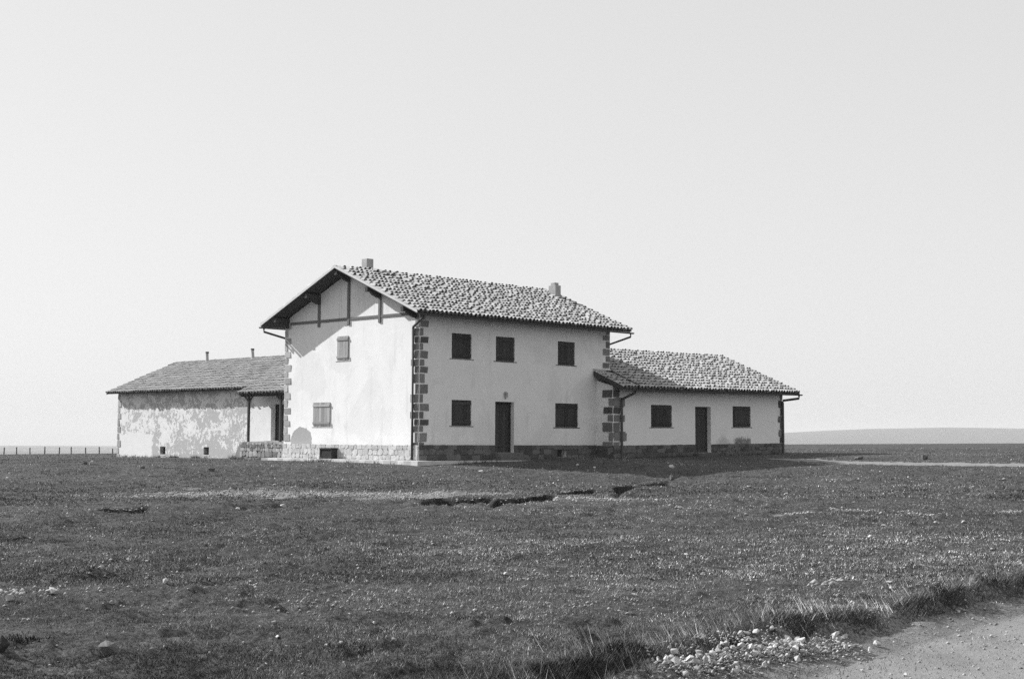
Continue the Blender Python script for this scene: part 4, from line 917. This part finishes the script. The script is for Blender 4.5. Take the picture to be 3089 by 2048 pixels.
blades('turf_grass', x, y, .012 + .022 * rng.random(len(x)) ** 2 + .03 * np.clip(c, 0, .4), .011 + .008 * rng.random(len(x)), .8, M_BLADE, 'short grazed grass of the middle field', (.2, 1.8), .13)
x, y, r = fan(240000, 34, 100); ok, c, lu = keep_grass(x, y); x, y, c, lu = x[ok], y[ok], c[ok], lu[ok]
blades('turf_grass', x, y, .014 + .03 * rng.random(len(x)) ** 2 + .04 * np.clip(c, 0, .4), .03 + .02 * rng.random(len(x)), .7, M_BLADE, 'short grass of the field around the buildings')
# long rank grass in the ditch and dark heath on the worn banks
xy = np.array(along(DITCH, 30000, .34)); x, y = xy[:, 0], xy[:, 1]; g = fbm(x * 1.6, y * 1.6, 3, 55); ok = (rng.random(len(x)) < np.clip(.6 + 5.0 * g, .05, 1)) & (road_side(x, y) < .05) & (bank_d(x, y)[0] > -.12) & (bank_d(x, y)[0] < .75); x, y = x[ok], y[ok]
blades('ditch_grass', x, y, .015 + .055 * rng.random(len(x)) ** 2, .006 + .005 * rng.random(len(x)), .8, M_SHRUB, 'dark rank grass filling the roadside ditch', (.5, 1.8), .10, math.atan2(_rt.y, _rt.x))
xy = np.array(along(DITCH, 1500, .5)); x, y = xy[:, 0], xy[:, 1]; ok = road_side(x, y) < .0; x, y = x[ok], y[ok]
blades('ditch_grass', x, y, .06 + .13 * rng.random(len(x)) ** 1.5, .004, .75, M_BLADE, 'tall dry stalks leaning over the roadside ditch', (1.0, 3.0), .3, math.atan2(_rt.y, _rt.x) + 2.6)
WB = [((1.45, 12.9), (1.45, 25.3), 2600), ((-1.08, -1.0), (-1.08, 8.9), 900), ((-1.0, -1.12), (10.3, -1.12), 800), ((10.4, -1.1), (16.0, -1.1), 500), ((17.8, -1.1), (23.5, -1.1), 500), ((-.05, 8.95), (-.05, 12.8), 700), ((.2, 12.9), (1.4, 12.9), 400)]
X_, Y_ = [], []
for (x0, y0), (x1, y1), n_ in WB:
    f = rng.random(n_); o_ = np.abs(rng.normal(0, .10, n_)); gx_, gy_ = (-1, 0) if x0 == x1 else (0, -1)
    if (y0, y1) == (12.9, 12.9): gx_, gy_ = 0, 1
    X_.append(x0 + (x1 - x0) * f + gx_ * o_); Y_.append(y0 + (y1 - y0) * f + gy_ * o_)
x, y = np.concatenate(X_), np.concatenate(Y_); g = fbm(x * 1.7 + 3, y * 1.7, 3, 404); ok = rng.random(len(x)) < np.clip(.3 + 5 * g, .03, 1); x, y, g = x[ok], y[ok], g[ok]
blades('wall_weeds', x, y, (.05 + .17 * rng.random(len(x)) ** 2) * np.clip(.7 + 2.5 * g, .4, 1.6), .02, .7, M_BLADE, 'ragged weeds growing along the foot of the walls', (.3, 1.4), .12)
XX = []
for i_, (pts, dep, hw) in enumerate(PITS): XX += along(pts, int((260 if i_ < 5 else 420) * hw / .3), hw * (.9 if i_ < 5 else 1.1))
xy = np.array(XX); x, y = xy[:, 0], xy[:, 1]
blades('heath', x, y, .012 + .035 * rng.random(len(x)) ** 2, .014, .9, M_SHRUB, 'dark heath clumps along the worn earth banks', (.3, 1.2), .03)

# ------------------------------------------------------------------ the air
hb = MB().box(-7300, -7300, -62, 7300, 7300, 70).mesh('haze', None)
hm = bpy.data.materials.new('haze_air'); hm.use_nodes = True; hn = hm.node_tree; hn.nodes.clear()
pvn = hn.nodes.new('ShaderNodeVolumePrincipled'); pvn.inputs['Color'].default_value = (.85, .85, .85, 1); pvn.inputs['Density'].default_value = 0.00016; pvn.inputs['Anisotropy'].default_value = 0.0
ho = hn.nodes.new('ShaderNodeOutputMaterial'); hn.links.new(pvn.outputs[0], ho.inputs['Volume']); hb.materials.append(hm)
o = bpy.data.objects.new('haze', hb); link(o); o.location = (CAM.x, CAM.y, 0); o['kind'] = 'stuff'; o['label'] = 'pale haze over the distant land'
